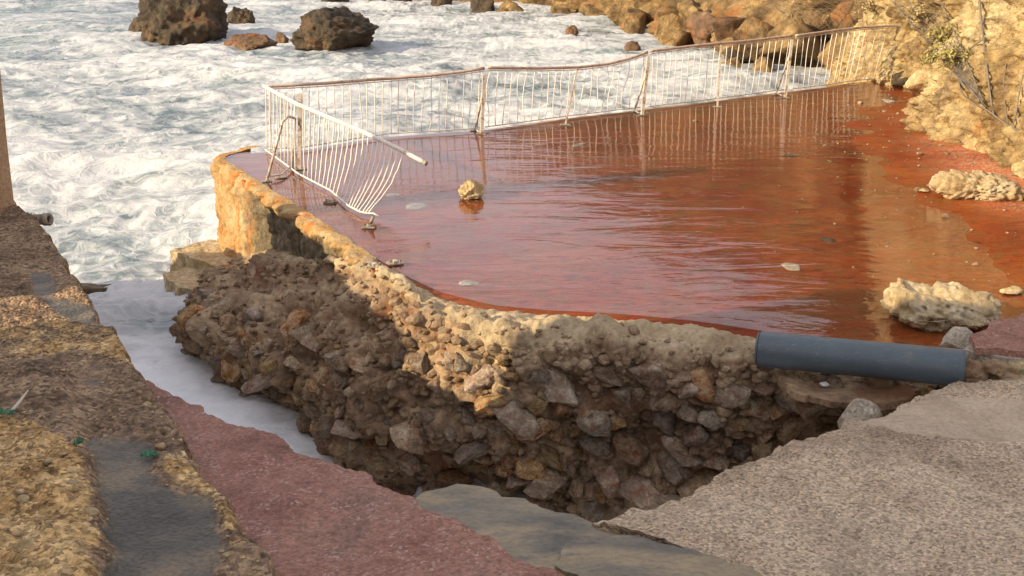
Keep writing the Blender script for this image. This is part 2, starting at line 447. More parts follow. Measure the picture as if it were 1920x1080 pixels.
def water_film():
    t = NT('puddle_water'); p = t.pos()
    st = t.vmath('MULTIPLY', p, (.55, 1.5, 1.0))
    h = t.math('ADD', t.noise(st, 1.4, 3, .5, .8), t.math('MULTIPLY', t.noise(st, 5.0, 4, .6, .6), .20))
    b = t.bump(h, .30, .045)
    tr = t.n('ShaderNodeBsdfTransparent'); tr.inputs[0].default_value = (.975, .955, .945, 1)
    gl = t.n('ShaderNodeBsdfGlossy'); gl.inputs['Roughness'].default_value = .02; t.l(b, gl.inputs['Normal'])
    ge = t.n('ShaderNodeNewGeometry'); dt = t.n('ShaderNodeVectorMath', operation='DOT_PRODUCT'); t.l(b, dt.inputs[0]); t.l(ge.outputs['Incoming'], dt.inputs[1])
    one = t.math('SUBTRACT', 1.0, t.math('ABSOLUTE', dt.outputs['Value']), clamp=True)      # thin film: same reflectance from both sides
    fr = t.math('ADD', t.math('MULTIPLY', t.math('POWER', one, 4.4), .96), .04, clamp=True)
    mx = t.n('ShaderNodeMixShader'); t.l(fr, mx.inputs[0]); t.l(tr.outputs[0], mx.inputs[1]); t.l(gl.outputs[0], mx.inputs[2])
    t.l(mx.outputs[0], t.out.inputs['Surface']); return t.m
M['puddle'] = water_film()

def sea_mat():
    t = NT('foaming_sea'); p = t.pos()
    flat = t.vmath('MULTIPLY', p, (1.0, 1.0, .3))
    w1 = t.vmath('SCALE', t.vmath('SUBTRACT', t.noisec(flat, .35, 4), (.5, .5, .5)), 3.2)
    w2 = t.vmath('SCALE', t.vmath('SUBTRACT', t.noisec(flat, 1.6, 4), (.5, .5, .5)), .9)
    q = t.vmath('ADD', t.vmath('ADD', flat, w1), w2)
    qs = t.vmath('MULTIPLY', q, (.62, 1.25, 1.0))
    big = t.noise(flat, .16, 5, .55, .5)
    mid = t.noise(qs, .9, 8, .62, .6)
    e1 = t.voro(qs, 1.1, 'DISTANCE_TO_EDGE'); e2 = t.voro(qs, 2.7, 'DISTANCE_TO_EDGE')
    web = t.math('MAXIMUM', t.maprange(e1, .0, .16, 1, 0, True), t.math('MULTIPLY', t.maprange(e2, 0, .17, 1, 0, True), .8))
    dens = t.math('ADD', t.math('MULTIPLY', big, .8), t.math('MULTIPLY', mid, 1.15))
    dens = t.math('ADD', dens, t.math('MULTIPLY', t.attr('foam'), .75))
    foam = t.maprange(t.math('ADD', dens, t.math('MULTIPLY', web, .18)), .72, 1.30, 0, 1, True)
    fine = t.noise(qs, 7, 8, .7, .5)
    foam = t.math('MULTIPLY', foam, t.maprange(fine, .25, .55, .86, 1.0))
    wc = t.ramp(mid, [(.35, (.095, .14, .15)), (.65, (.20, .255, .27))])
    c = t.mix(foam, wc, t.mix(t.attr('calm'), (.54, .55, .56), (.93, .94, .95)))  # channel foam painted whiter to offset the shade it lies in
    hb = t.math('ADD', t.math('MULTIPLY', mid, .7), t.math('ADD', t.math('MULTIPLY', web, .12), t.math('MULTIPLY', fine, .16)))
    calm = t.math('SUBTRACT', 1.0, t.math('MULTIPLY', t.attr('calm'), .15))
    b = t.bump(t.math('MULTIPLY', hb, calm), .52, .19)
    b = t.bump(t.math('MULTIPLY', t.noise(qs, 22, 5, .7), calm), .35, .03, b)
    return t.fin(c, t.maprange(foam, 0, 1, .16, .85), b, .5)
M['sea'] = sea_mat()

def metal(name, base, rust, amt, rough=.45):
    t = NT(name); p = t.pos()
    m = t.maprange(t.noise(p, 9, 7, .7, .4), .62 - amt * .3, .72 - amt * .2)
    c = t.mix(m, base, rust)
    c = t.mix(1.0, c, t.ramp(t.noise(p, 40, 5, .7), [(.28, .75), (.5, 1.0), (.75, 1.15)]), 'MULTIPLY')
    b = t.bump(t.noise(p, 60, 5, .7), .3, .004)
    return t.fin(c, t.mix(m, (rough,) * 3, (.85,) * 3), b, .5)
M['rail_white'] = metal('white_rail_paint', (.72, .67, .585), (.42, .30, .19), .18)
M['bar_white'] = metal('pale_bar_paint', (.74, .70, .62), (.60, .50, .38), .0)
M['rail_brown'] = metal('worn_brown_handrail', (.54, .43, .34), (.38, .26, .18), .4)
M['post'] = metal('weathered_post_metal', (.56, .51, .42), (.25, .15, .09), .45)
M['plate'] = metal('rusty_plate', (.34, .29, .22), (.09, .055, .035), .6)
M['wire'] = metal('galvanised_wire', (.17, .15, .125), (.12, .08, .055), .3, .6)

def plain(name, col, rough, spec=.5, nscale=6, var=.2, bump=.1):
    t = NT(name); p = t.obj()
    c = t.mix(1.0, col, t.ramp(t.noise(p, nscale, 7, .65, .3), [(.3, 1 - var), (.5, 1.0), (.7, 1 + var)]), 'MULTIPLY')
    return t.fin(c, rough, t.bump(t.noise(p, nscale * 6, 5, .7), bump, .004), spec)
def pipe_mat():
    t = NT('grey_plastic_pipe'); p = t.obj()
    c = t.ramp(t.noise(p, 3, 7, .6), [(.3, (.060, .082, .100)), (.7, (.085, .110, .128))])
    s = t.vmath('MULTIPLY', p, (2.0, 30.0, 30.0))
    c = t.mix(t.maprange(t.noise(s, 2.0, 6, .7), .56, .72, 0, .6), c, (.21, .22, .215))
    c = t.mix(t.maprange(t.noise(p, 9, 7, .75), .58, .75, 0, .5), c, (.17, .14, .105))
    return t.fin(c, t.ramp(t.noise(p, 7, 5, .6), [(.3, .32), (.7, .52)]), t.bump(t.noise(s, 3, 4, .6), .12, .003), .5)
M['pipe'] = pipe_mat()
M['greenplastic'] = plain('green_plastic', (.015, .14, .06), .45)
M['stick'] = plain('bleached_stick', (.52, .47, .38), .8)
M['whitescrap'] = plain('white_scrap', (.72, .70, .66), .6)
M['smallpipe'] = plain('weathered_small_pipe', (.26, .18, .12), .6)

# ------------------------------------------------------------------ rock shapes
_ico = {}
def ico(sub):
    if sub not in _ico:
        bm = bmesh.new(); bmesh.ops.create_icosphere(bm, subdivisions=sub, radius=1)
        bm.verts.index_update()
        _ico[sub] = (np.array([v.co[:] for v in bm.verts]), np.array([[v.index for v in f.verts] for f in bm.faces])); bm.free()
    return _ico[sub]

def rock_mesh(name, seed, sub=3, size=(1, 1, 1), cuts=9, rough=.18, freq=1.3, lump=.0, lfreq=3.0, flat_base=None, holes=0.0, cut=(.52, .85)):
    V, F = ico(sub); V = V.copy(); rng = np.random.RandomState(seed)
    for k in range(cuts):
        n = rng.normal(size=3); n /= np.linalg.norm(n); d = rng.uniform(*cut)
        e = V @ n - d; V -= np.clip(e, 0, None)[:, None] * n * .96
    dirn = V / np.linalg.norm(V, axis=1, keepdims=True)
    off = rng.uniform(-50, 50, 3)
    V += dirn * (fbm(V * freq + off, 5, .55, seed=seed) * rough)[:, None]
    if lump: V += dirn * ((lumps(V * lfreq + off, seed) - .5) * lump)[:, None]
    if holes:
        f1, _ = worley(V * lfreq * .8 + off + 9, seed + 3)
        V -= dirn * (smooth(.42, .18, f1) * holes)[:, None]
    V = V * np.array(size)
    if flat_base is not None: V[:, 2] = np.maximum(V[:, 2], flat_base * size[2])
    return mesh_from(name, V, F)

def place_rock(name, me, m, loc, rot, label, cat, group=None):
    o = link(name, me, m); o.location = tuple(map(float, loc)); o.rotation_euler = rot
    return tag(o, label, cat, group)

# =================================================================== THE SEA
SEA_Z = -2.0
xs = np.concatenate([np.linspace(-60, -22, 60, endpoint=False), np.linspace(-22, -8, 130, endpoint=False), np.linspace(-8, 4, 200, endpoint=False), np.linspace(4, 26, 130), np.linspace(27, 90, 20)])
ys = np.concatenate([np.linspace(-6, 7, 20, endpoint=False), np.linspace(7, 22, 230, endpoint=False), np.linspace(22, 46, 210, endpoint=False), np.linspace(46, 90, 150, endpoint=False), np.linspace(90, 400, 30)])
GX, GY = np.meshgrid(xs, ys, indexing='ij')
Q = np.stack([GX, GY, np.zeros_like(GX)], -1)
calm = smooth(12.9, 11.4, GY) * smooth(-7, -5.0, GX)
wq = Q + 1.6 * np.stack([perlin(Q * .25 + 3, 5), perlin(Q * .25 + 9, 6), GX * 0], -1)
swell = fbm(wq * np.array([.10, .19, 1]), 3, .5, seed=21) * .75
chop = fbm(wq * np.array([.42, .75, 1]), 5, .55, seed=31, ridged=True) * .46
fine = fbm(wq * np.array([1.6, 2.6, 1]), 3, .5, seed=41, ridged=True) * .09
far_fade = 1 - smooth(90, 140, GY)
amp = (1 - calm * .60)
Q[..., 2] = SEA_Z + (swell + chop - .05 + fine) * amp * far_fade + calm * (.05 + fbm(wq * np.array([1.7, 2.2, 1]), 4, .55, seed=46, ridged=True) * .16)
me = grid_mesh('sea', Q, (0, 0, 1))
foam_v = (smooth(18, 10, GY) * .10 + smooth(.02, .30, swell + chop) * .16 - .02
          - .16 * smooth(-6, -20, GX) * smooth(34, 60, GY) + .85 * calm - .45 * calm * smooth(10.6, 9.2, GY) + .26 * (1 - calm) * fbm(wq * np.array([.20, .32, 1]), 4, .5, seed=44)
          + calm * .75 * fbm(wq * np.array([1.1, 1.5, 1]), 4, .6, seed=45))
set_attr(me, 'foam', foam_v); set_attr(me, 'calm', calm)
struct(link('sea', me, M['sea']))

# =================================================================== THE DECK
near_px = [(412, 302), (440, 322), (475, 348), (540, 388), (605, 433), (690, 497), (740, 530), (800, 562), (900, 590), (1000, 600),
           (1100, 606), (1190, 613), (1300, 625), (1420, 645), (1600, 680), (1800, 705), (2200, 760)]
far_px = [(418, 292), (440, 288), (493, 284), (567, 280), (645, 267), (723, 255), (883, 245), (909, 242), (1057, 222), (1183, 207), (1325, 191), (1451, 174), (1540, 164), (1600, 155),
          (1660, 150), (1760, 140), (1900, 120)]
A = resample([at(x, y) for x, y in near_px], 240); B = resample([at(x, y) for x, y in far_px], 240)
tt = np.linspace(0, 1, 130)
D = A[:, None, :] * (1 - tt)[None, :, None] + B[:, None, :] * tt[None, :, None]
# puddle hollows: slight fall towards the middle, rising to the cliff on the right
und = fbm(D * np.array([.55, .8, 0]) + 5, 4, .5, seed=51) * .022
right_rise = smooth(3.6, 6.6, D[..., 0] + .05 * (12 - D[..., 1])) * .045 * smooth(22, 15, D[..., 1]) + smooth(5.6, 8.0, D[..., 0]) * .02
rim_rise = np.exp(-(tt[None, :] * np.linalg.norm(A - B, axis=1)[:, None] / .16) ** 2) * .006
D[..., 2] = und + right_rise + rim_rise - .016
dry = smooth(.012, .045, D[..., 2])
edge_j = fbm(D * 4.0, 3, seed=77) * .05
D[:, 0, 0] += edge_j[:, 0]; D[:, 0, 1] += edge_j[:, 0]
top_near = D[:, 0].copy(); top_far = D[:, -1].copy()
sk_n = [top_near + np.array([0, 0, -z]) + np.array([.0, .0, 0]) for z in (.14, .08, .03)]
far_n = np.array([-.35, 1.0, 0]) / 1.06
sk_f = [top_far + far_n * o + np.array([0, 0, -z]) for o, z in ((.03, .05), (.05, .4), (.05, 2.6))]
D2 = np.concatenate([np.stack(sk_n, 1), D, np.stack(sk_f, 1)], 1)
me = grid_mesh('deck', D2[:, ::-1], (0, 0, 1))
dry2 = np.concatenate([np.ones((240, 3)) * .6, dry, np.ones((240, 3))], 1)[:, ::-1]
set_attr(me, 'dry', dry2)
deck = struct(link('deck', me, M['deck']))
# water standing on the deck
PZ = .006
A2 = A + (B - A) * .018; B2 = A + (B - A) * .994
ts = np.linspace(0, 1, 60)
W = A2[::4, None, :] * (1 - ts)[None, :, None] + B2[::4, None, :] * ts[None, :, None]
W[..., 2] = PZ
struct(link('puddle', grid_mesh('puddle', W, (0, 0, 1)), M['puddle']))
def deck_z(x, y):
    k = np.argmin((D[..., 0] - x) ** 2 + (D[..., 1] - y) ** 2); return D[..., 2].ravel()[k]

# =================================================================== THE CLIFF (near, right)
def strip(base_pts, n, heights, lean, amp_fn, hmax_fn, seed):
    """rock face rising from a base line: returns grid n x len(heights)"""
    P = resample(base_pts, n)
    tan = np.gradient(P, axis=0); tan[:, 2] = 0; tan /= np.linalg.norm(tan, axis=1, keepdims=True)
    back = np.stack([tan[:, 1], -tan[:, 0], tan[:, 0] * 0], -1)
    for _ in range(12):
        back[1:-1] = (back[:-2] + back[1:-1] + back[2:]) / 3
    back /= np.linalg.norm(back, axis=1, keepdims=True)
    G = np.zeros((n, len(heights), 3))
    hm = hmax_fn(np.linspace(0, 1, n), P)
    for j, h in enumerate(heights):
        hh = h * hm
        G[:, j] = P + back * lean(hh, h)[:, None] + np.stack([hh * 0, hh * 0, hh], -1)
    d = amp_fn(G)
    f = smooth(0, .03, np.array(heights))[None, :] * .8 + .2
    G -= back[:, None, :] * (d * f)[..., None]
    return G

cb = [at(2250, 560), at(2120, 440), at(2010, 360), at(1935, 322), at(1880, 300), at(1835, 275), at(1795, 250), at(1782, 228), at(1800, 196), at(1775, 176), at(1715, 163), at(1660, 152)]
cb = [p + np.array([.05, .1, -.25]) for p in cb] + [np.array([8.3, 24.5, -1.0]), np.array([8.9, 28.0, -2.3]), np.array([10.5, 33.0, -2.3])]
cb = catmull(cb, 120)
hs = np.concatenate([np.linspace(0, .40, 190) , np.linspace(.41, 1, 36)])
def amp_near(G):
    a = fbm(G * np.array([.38, .38, .30]), 5, .52, seed=3) * 1.1
    c = fbm(G * np.array([1.2, 1.2, .45]) + 7, 4, .55, seed=8, ridged=True) * .34
    l = (lumps(G * 2.6, 5) - .5) * .18 + (lumps(G * 6.5 + 4, 6) - .5) * .10 + (lumps(G * 13 + 4, 7) - .5) * .06
    f1, _ = worley(G * np.array([4.5, 4.5, 3.2]), 9); l -= smooth(.38, .15, f1) * .14
    f = fbm(G * 5.5, 4, .6, seed=12) * .20 + fbm(G * np.array([2.6, 2.6, 1.5]), 5, .6, seed=14, ridged=True) * .30
    foot = np.exp(-(np.clip(G[..., 2], 0, 9) / .75) ** 2) * .30
    return a + c + l + f + foot
cliffG = strip(cb, 560, hs, lambda hh, h: .10 * hh + .35 * smooth(.6, 2.4, hh) + .5 * smooth(3, 8, hh), amp_near,
               lambda u, P: 10.5 + 1.5 * np.sin(u * 9), 1)
me = grid_mesh('cliff', cliffG, (-1, -.3, .2))
cliff = struct(link('cliff', me, M['cliff']))
cliff_bvh = BVHTree.FromPolygons([tuple(v) for v in cliffG.reshape(-1, 3)], [tuple(f) for f in grid_faces(*cliffG.shape[:2])])

# =================================================================== THE FAR COAST
fb_px = [(1640, 152), (1540, 150), (1440, 140), (1385, 118), (1300, 92), (1215, 68), (1120, 40), (1000, 24), (900, 15), (780, 7), (640, 1), (560, -4)]
fb = [np.array([11.5, 31.5, -2.4])] + [at(x, y, -2.3) for x, y in fb_px[1:]]
fb = catmull(fb, 80)
hs2 = np.concatenate([np.linspace(0, .26, 80), np.linspace(.28, 1, 40)])
def amp_far(G):
    return (fbm(G * np.array([.13, .13, .11]), 5, .55, seed=61) * 3.0 + fbm(G * .5, 4, .55, seed=62, ridged=True) * 1.5
            + fbm(G * 1.3, 4, .6, seed=65, ridged=True) * .8 + (lumps(G * 1.1, 63) - .5) * .8)
def far_h(u, P):
    return np.interp(u, [0, .15, .25, .33, .5, .62, .78, .9, 1.0], [34, 33, 28, 23, 22, 22, 16, 9, 3.5])
coastG = strip(fb, 300, hs2, lambda hh, h: .55 * hh, amp_far, far_h, 2)
struct(link('coast', grid_mesh('coast', coastG, (-.3, -1, .5)), M['coastrock']))
coast_bvh = BVHTree.FromPolygons([tuple(v) for v in coastG.reshape(-1, 3)], [tuple(f) for f in grid_faces(*coastG.shape[:2])])

# =================================================================== THE RUBBLE WALL under the deck edge
# stations: inner top / crest of face / bulge / foot, each a picture point with its height
ST = [((430, 490, -1.25), (415, 508, -1.40), (380, 548, -1.40), (338, 600, -1.95)),
      ((500, 470, -.80), (470, 500, -.98), (352, 590, -1.25), (398, 672, -2.1)),
      ((560, 485, -.50), (535, 510, -.68), (430, 640, -1.20), (450, 728, -2.1)),
      ((620, 490, -.20), (600, 510, -.40), (545, 690, -1.10), (560, 783, -2.1)),
      ((705, 495, -.02), (680, 520, -.08), (640, 735, -1.00), (640, 858, -2.1)),
      ((755, 525, .03), (735, 545, .0), (735, 785, -.98), (725, 908, -2.1)),
      ((810, 556, .03), (785, 582, .0), (820, 795, -.90), (830, 925, -2.0)),
      ((900, 580, .03), (880, 618, .0), (915, 800, -.85), (900, 940, -1.9)),
      ((1000, 590, .03), (975, 655, -.02), (1010, 825, -.90), (1000, 955, -1.8)),
      ((1100, 596, .03), (1090, 655, -.02), (1125, 835, -.90), (1110, 970, -1.7)),
      ((1195, 603, .03), (1205, 662, -.02), (1250, 815, -.80), (1250, 945, -1.5)),
      ((1300, 615, .03), (1325, 674, -.02), (1380, 785, -.60), (1385, 900, -1.3)),
      ((1420, 634, .03), (1450, 693, -.04), (1500, 755, -.35), (1505, 860, -1.0)),
      ((1600, 664, .03), (1600, 712, -.06), (1640, 755, -.35), (1650, 810, -.9)),
      ((1820, 694, .03), (1800, 730, -.06), (1800, 760, -.3), (1800, 820, -.7))]
rows = [catmull([at(*s[k]) for s in ST], 420) for k in range(4)]
under = rows[3] + np.array([.25, .9, -.5])
ctrl = np.stack([rows[0] + np.array([.1, .28, -.16]), rows[0], rows[1], rows[2], rows[3], under], 1)   # n x 6 x 3
tv = np.concatenate([np.linspace(0, 1, 6, endpoint=False), np.linspace(1, 2, 26, endpoint=False), np.linspace(2, 3, 60, endpoint=False), np.linspace(3, 4, 46, endpoint=False), np.linspace(4, 5, 12)])
i0 = np.clip(tv.astype(int), 0, 4); ff = (tv - i0)[None, :, None]
cc = np.concatenate([ctrl[:, :1] * 2 - ctrl[:, 1:2], ctrl, ctrl[:, -1:] * 2 - ctrl[:, -2:-1]], 1)
a, b, c, d = cc[:, i0], cc[:, i0 + 1], cc[:, i0 + 2], cc[:, i0 + 3]
R = 0.5 * (2 * b + (c - a) * ff + (2 * a - 5 * b + 4 * c - d) * ff ** 2 + (3 * b - 3 * c + d - a) * ff ** 3)
R0 = R.copy()
Nn = normals_of(R)
if Nn[200, 40, 1] > 0: Nn = -Nn
depth_w = smooth(.6, 1.9, tv)[None, :]
disp = (fbm(R * 1.3, 5, .55, seed=71) * .26 + (lumps(R * 2.7, 72) - .45) * .22 * depth_w + (lumps(R * 8.0, 73) - .5) * .06) * (.12 + .88 * depth_w)
disp += fbm(R * 7, 4, .6, seed=74) * .06 + fbm(R * np.array([3, 3, 9]), 4, .6, seed=75, ridged=True) * .05 * depth_w
# hollow under the lip right of the sunlit corner, and washed-out cave near the foot
hol = at(1030, 690, -.25); disp -= .20 * np.exp(-((np.linalg.norm((R - hol) * np.array([.6, 1, 1.4]), axis=-1) / .28) ** 2))
hol = at(790, 880, -1.5); disp -= .35 * np.exp(-((np.linalg.norm((R - hol) * np.array([.7, 1, 1.2]), axis=-1) / .45) ** 2))
disp -= .28 * smooth(3.25, 4.0, tv)[None, :] * (smooth(150, 200, np.arange(420)) * (1 - smooth(225, 265, np.arange(420))))[:, None]      # washed-out foot
R = R + Nn * disp[..., None]
wall = thing('rubble_wall', 'crumbling brown rubble stone wall under the red deck edge', 'wall', at(960, 900, -1.6))
wo = np.array(wall.location)
core_me = grid_mesh('core', R - wo, (-.4, -1, .4))
sandy_sunlit = np.broadcast_to(1 - smooth(1.75, 2.15, tv)[None, :], R.shape[:2]).copy()
sandy_sunlit[:190] *= np.linspace(.35, 1, 190)[:, None]
wz = np.exp(-((np.arange(420) - 222) / 34.) ** 2)[:, None] * (1 - smooth(2.35, 2.9, tv))[None, :]  # sunlight painted as golden tone over the lit wedge of the face
sandy_sunlit = np.maximum(sandy_sunlit, wz * .72)
set_attr(core_me, 'sandy', sandy_sunlit)
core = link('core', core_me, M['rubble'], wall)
rub_bvh = BVHTree.FromPolygons([tuple(v) for v in R.reshape(-1, 3)], [tuple(f) for f in grid_faces(*R.shape[:2])])
# stones set in the wall face
stone_me = [rock_mesh('stone', 100 + k, 4, (1, .80 + .03 * (k % 5), .70 + .04 * (k % 4)), 13, .16, 2.2, .06, 4.0, cut=(.40, .72)) for k in range(16)]
for me_ in stone_me: me_.materials.append(M['stone'])
rng = np.random.RandomState(11)
placed = []
tries = 0
while len(placed) < 290 and tries < 26000:
    tries += 1
    iu = rng.randint(20, 405); jv = rng.randint(28, 138)
    if iu < 150 and jv < 70: continue                      # mud-covered apron on the left arm
    p = R[iu, jv]; big = rng.rand()
    if p[2] > -.16: continue
    r = .07 + .125 * big ** 1.5
    if iu < 170: r *= .85
    elif iu > 250: r *= 1.12
    if tries > 9000: r = min(r, .10)
    if tries > 17000: r = min(r, .065)
    ok = True
    for q, rq in placed:
        if (q[0] - p[0]) ** 2 + (q[1] - p[1]) ** 2 + (q[2] - p[2]) ** 2 < ((r + rq) * .70) ** 2: ok = False; break
    if not ok: continue
    placed.append((p, r))
    o = bpy.data.objects.new('stone', stone_me[rng.randint(16)]); COL.objects.link(o); o.parent = wall
    n = Nn[iu, jv]
    o.location = tuple(p - wo + n * r * (.12 if iu > 200 else -.08))
    o.rotation_euler = tuple(rng.uniform(-.7, .7, 2)) + (rng.uniform(0, 6.28),)
    s = r * 1.42
    o.scale = (s * rng.uniform(1, 1.35), s, s * rng.uniform(.8, 1.15))
# fist-sized stones filling the joints
V, F = ico(2); mb_v = []; mb_f = []; off = 0
for k in range(420):
    iu = rng.randint(8, 412); jv = rng.randint(27, 146)
    if iu < 150 and jv < 66 and rng.rand() < .8: continue
    p = R[iu, jv]; s = rng.uniform(.03, .075); Vk = V.copy()
    for c_ in range(7):
        n_ = rng.normal(size=3); n_ /= np.linalg.norm(n_); e_ = Vk @ n_ - rng.uniform(.55, .85); Vk -= np.clip(e_, 0, None)[:, None] * n_
    Vk = Vk * np.array([1.2, 1, .8]) * s; an = rng.uniform(0, 6.28); ca, sa = math.cos(an), math.sin(an)
    Vk = Vk @ np.array([[ca, sa, 0], [-sa, ca, 0], [0, 0, 1]])
    mb_v.append(Vk + p + Nn[iu, jv] * s * .05 - wo); mb_f.append(F + off); off += len(V)
o = link('infill', mesh_from('infill', np.concatenate(mb_v), np.concatenate(mb_f), False), M['pebble'], wall); o['kind'] = 'stuff'
# grit between them
V, F = ico(1); mb_v = []; mb_f = []; off = 0
for k in range(2600):
    iu = rng.randint(5, 415); jv = rng.randint(24, 145)
    p = R[iu, jv]; s = rng.uniform(.012, .045) * (.6 if jv < 30 else 1)
    q = V * (1 + .35 * rng.uniform(-1, 1, (len(V), 1))) * s * np.array([1.2, 1, .8])
    mb_v.append(q + p + Nn[iu, jv] * s * .2 - wo); mb_f.append(F + off); off += len(V)
o = link('grit', mesh_from('grit', np.concatenate(mb_v), np.concatenate(mb_f), False), M['pebble'], wall); o['kind'] = 'stuff'

# rendered corner of the deck wall (the tall sunlit face on the left)
tl = catmull([at(455, 283, .0) + np.array([.1, .35, 0]), at(418, 290, .0), at(409, 303, .0), at(440, 323, .0), at(475, 349, .0), at(540, 389, .0), at(607, 436, .0), at(650, 466, 0), at(692, 498, .0)], 200)
tan = np.gradient(tl, axis=0); nrm = np.stack([tan[:, 1], -tan[:, 0], tan[:, 0] * 0], -1); nrm /= np.linalg.norm(nrm, axis=1, keepdims=True)
if nrm[120, 0] > 0: nrm = -nrm
hz = np.concatenate([[.012, .02, .012], np.linspace(-.02, -2.4, 90)])
inn = np.concatenate([[-.16, -.07, -.01], np.zeros(90)])
C = np.zeros((200, 93, 3))
for j in range(93):
    C[:, j] = tl + nrm * (.03 + inn[j] + .05 * smooth(0, 1.5, -hz[j])) + np.array([0, 0, hz[j]])
eros = fbm(C * np.array([2.4, 2.4, 1.2]), 5, .58, seed=81) * .16 + (lumps(C * 6, 82) - .5) * .07 + fbm(C * 10, 3, .6, seed=83) * .03
# render lost in the lower middle: rough hollow
en = fbm(C * np.array([3, 3, 3.]), 5, .6, seed=88)
ero_zone = smooth(.42, .52, np.linspace(0, 1, 200)[:, None] + en * .12) * smooth(-.04, -.14, C[..., 2] + en * .20)
rimz = smooth(-.45, -.1, C[..., 2])
eros = eros * np.maximum(.5 + .5 * ero_zone, rimz) + rimz * (lumps(C * np.array([4.2, 4.2, 3.2]), 87) - .5) * .13 - ero_zone * .05 + (fbm(C * 14, 4, .65, seed=84) * .03 + (lumps(C * 16, 85) - .5) * .03)
C += nrm[:, None, :] * (eros * np.concatenate([[.2, .4, .7], np.ones(90)])[None, :])[..., None]
C[:, 1:4, 2] += (fbm(C[:, 1:4] * 9, 4, .65, seed=86) * .035 - .004)
def corner_mat():
    t = NT('stained_render'); p = t.pos()
    c = t.ramp(t.noise(p, 2.0, 8, .65, .5), [(.30, (.25, .14, .055)), (.45, (.41, .265, .115)), (.58, (.48, .34, .17)), (.70, (.54, .42, .25))])
    st = t.vmath('MULTIPLY', p, (1.6, 1.6, .3))
    c = t.mix(t.maprange(t.noise(st, 2.2, 6, .65, .3), .50, .66), c, (.46, .17, .035))
    z = t.n('ShaderNodeSeparateXYZ'); t.l(p, z.inputs[0])
    c = t.mix(t.attr('bare'), c, t.ramp(t.noise(st, 5, 8, .7, .4), [(.3, (.07, .052, .034)), (.5, (.17, .135, .085)), (.7, (.30, .245, .16))]))
    c = t.mix(1.0, c, t.ramp(t.noise(p, 30, 6, .75), [(.26, .6), (.5, 1.0), (.74, 1.25)]), 'MULTIPLY')
    b = t.bump(t.noise(st, 9, 8, .7), .8, .05); b = t.bump(t.voro(p, 24), .5, .015, b)
    return t.fin(c, .9, b)
me = grid_mesh('corner_render', C - wo, (-1, -.5, .2)); set_attr(me, 'bare', ero_zone)
cr = link('corner_render', me, corner_mat(), wall); cr['label'] = 'yellow stained render at the seaward corner, flaked off to bare stone'
# broken mortar layer under the pipe
def slab(name, poly, thick, m, parent=None, origin=(0, 0, 0), jit=.0, seed=0, sub=.06, bevel=.012, relief=.01):
    """broken slab with ragged outline: poly = list of world points on its top"""
    rng = np.random.RandomState(seed); P = []
    n = len(poly)
    for i in range(n):
        a_, b_ = np.array(poly[i]), np.array(poly[(i + 1) % n]); L = np.linalg.norm(b_ - a_); k = max(1, int(L / sub))
        for q in range(k):
            p = a_ + (b_ - a_) * q / k
            P.append(p + (np.array([rng.uniform(-1, 1), rng.uniform(-1, 1), 0]) * jit if jit else 0))
    bm = bmesh.new(); vs = [bm.verts.new(tuple(p)) for p in P]
    f = bm.faces.new(vs); f.normal_update()
    if f.normal.z < 0: f.normal_flip()
    ex = bmesh.ops.extrude_face_region(bm, geom=[f]); tops = [v for v in ex['geom'] if isinstance(v, bmesh.types.BMVert)]
    bmesh.ops.translate(bm, verts=vs, vec=(0, 0, -thick))
    topf = [g for g in bm.faces if all(v in set(tops) for v in g.verts)]
    res = bmesh.ops.triangulate(bm, faces=topf)
    for _ in range(3):
        es = [e for e in bm.edges if e.verts[0] in set(tops) or e.verts[1] in set(tops)]
        es = [e for e in bm.edges if e.calc_length() > sub * 1.3]
        if not es: break
        bmesh.ops.subdivide_edges(bm, edges=es, cuts=1, use_grid_fill=False)
        bmesh.ops.triangulate(bm, faces=[g for g in bm.faces if len(g.verts) > 3])
        tops = [v for v in bm.verts]
    V = np.array([v.co[:] for v in bm.verts])
    V = V + np.stack([fbm(V * 5 + seed, 4, .6, seed=seed), fbm(V * 5 + 9 + seed, 4, .6, seed=seed + 1), fbm(V * 4 + 3, 4, .55, seed=seed + 2)], -1) * relief * np.array([1.4, 1.4, 1])
    F = [[v.index for v in g.verts] for g in bm.faces] if bm.verts.index_update() is None else 0
    bm.free()
    return link(name, mesh_from(name, V - np.array(origin), F, False), m, parent)

slab('mortar_slab', [at(x, y, -.05) for x, y in [(1450, 694), (1560, 700), (1725, 728), (1705, 748), (1640, 757), (1560, 752), (1490, 738)]], .06, M['rubble'], wall, wo, .02, 5, .05, relief=.035)

# low concrete steps at the foot of the corner
def block(name, poly, thick, label, m, seed, cat='step', group=None):
    o_ = np.mean(poly, axis=0) - np.array([0, 0, thick])
    o = slab(name, poly, thick, m, None, o_, .03, seed, .10, relief=.06); o.location = tuple(o_)
    return tag(o, label, cat, group)
block('concrete_step', [at(x, y, -1.30) for x, y in [(318, 470), (395, 448), (470, 462), (440, 500), (392, 492)]], .9, 'upper sunlit concrete step against the corner of the wall', M['paleslab'], 1)
block('concrete_step', [at(x, y, -1.46) for x, y in [(308, 512), (380, 495), (445, 505), (405, 548), (335, 540)]], .8, 'lower eroded concrete step awash in foam below the corner', M['paleslab'], 2)
# rocks in the foam by the steps
for k, (x, y, z, s, lab) in enumerate([(350, 575, -1.95, (.38, .3, .2), 'pale wet rock at the foot of the lower step'),
                                      (425, 530, -1.45, (.22, .25, .30), 'dark upright stone wedged between step and rubble slope')]):
    place_rock('rock', rock_mesh('rock', 300 + k, 4, s, 9, .25, 1.4, .15), M['sandrock'] if k == 0 else M['stone'], at(x, y, z), (0, 0, k), lab, 'rock')

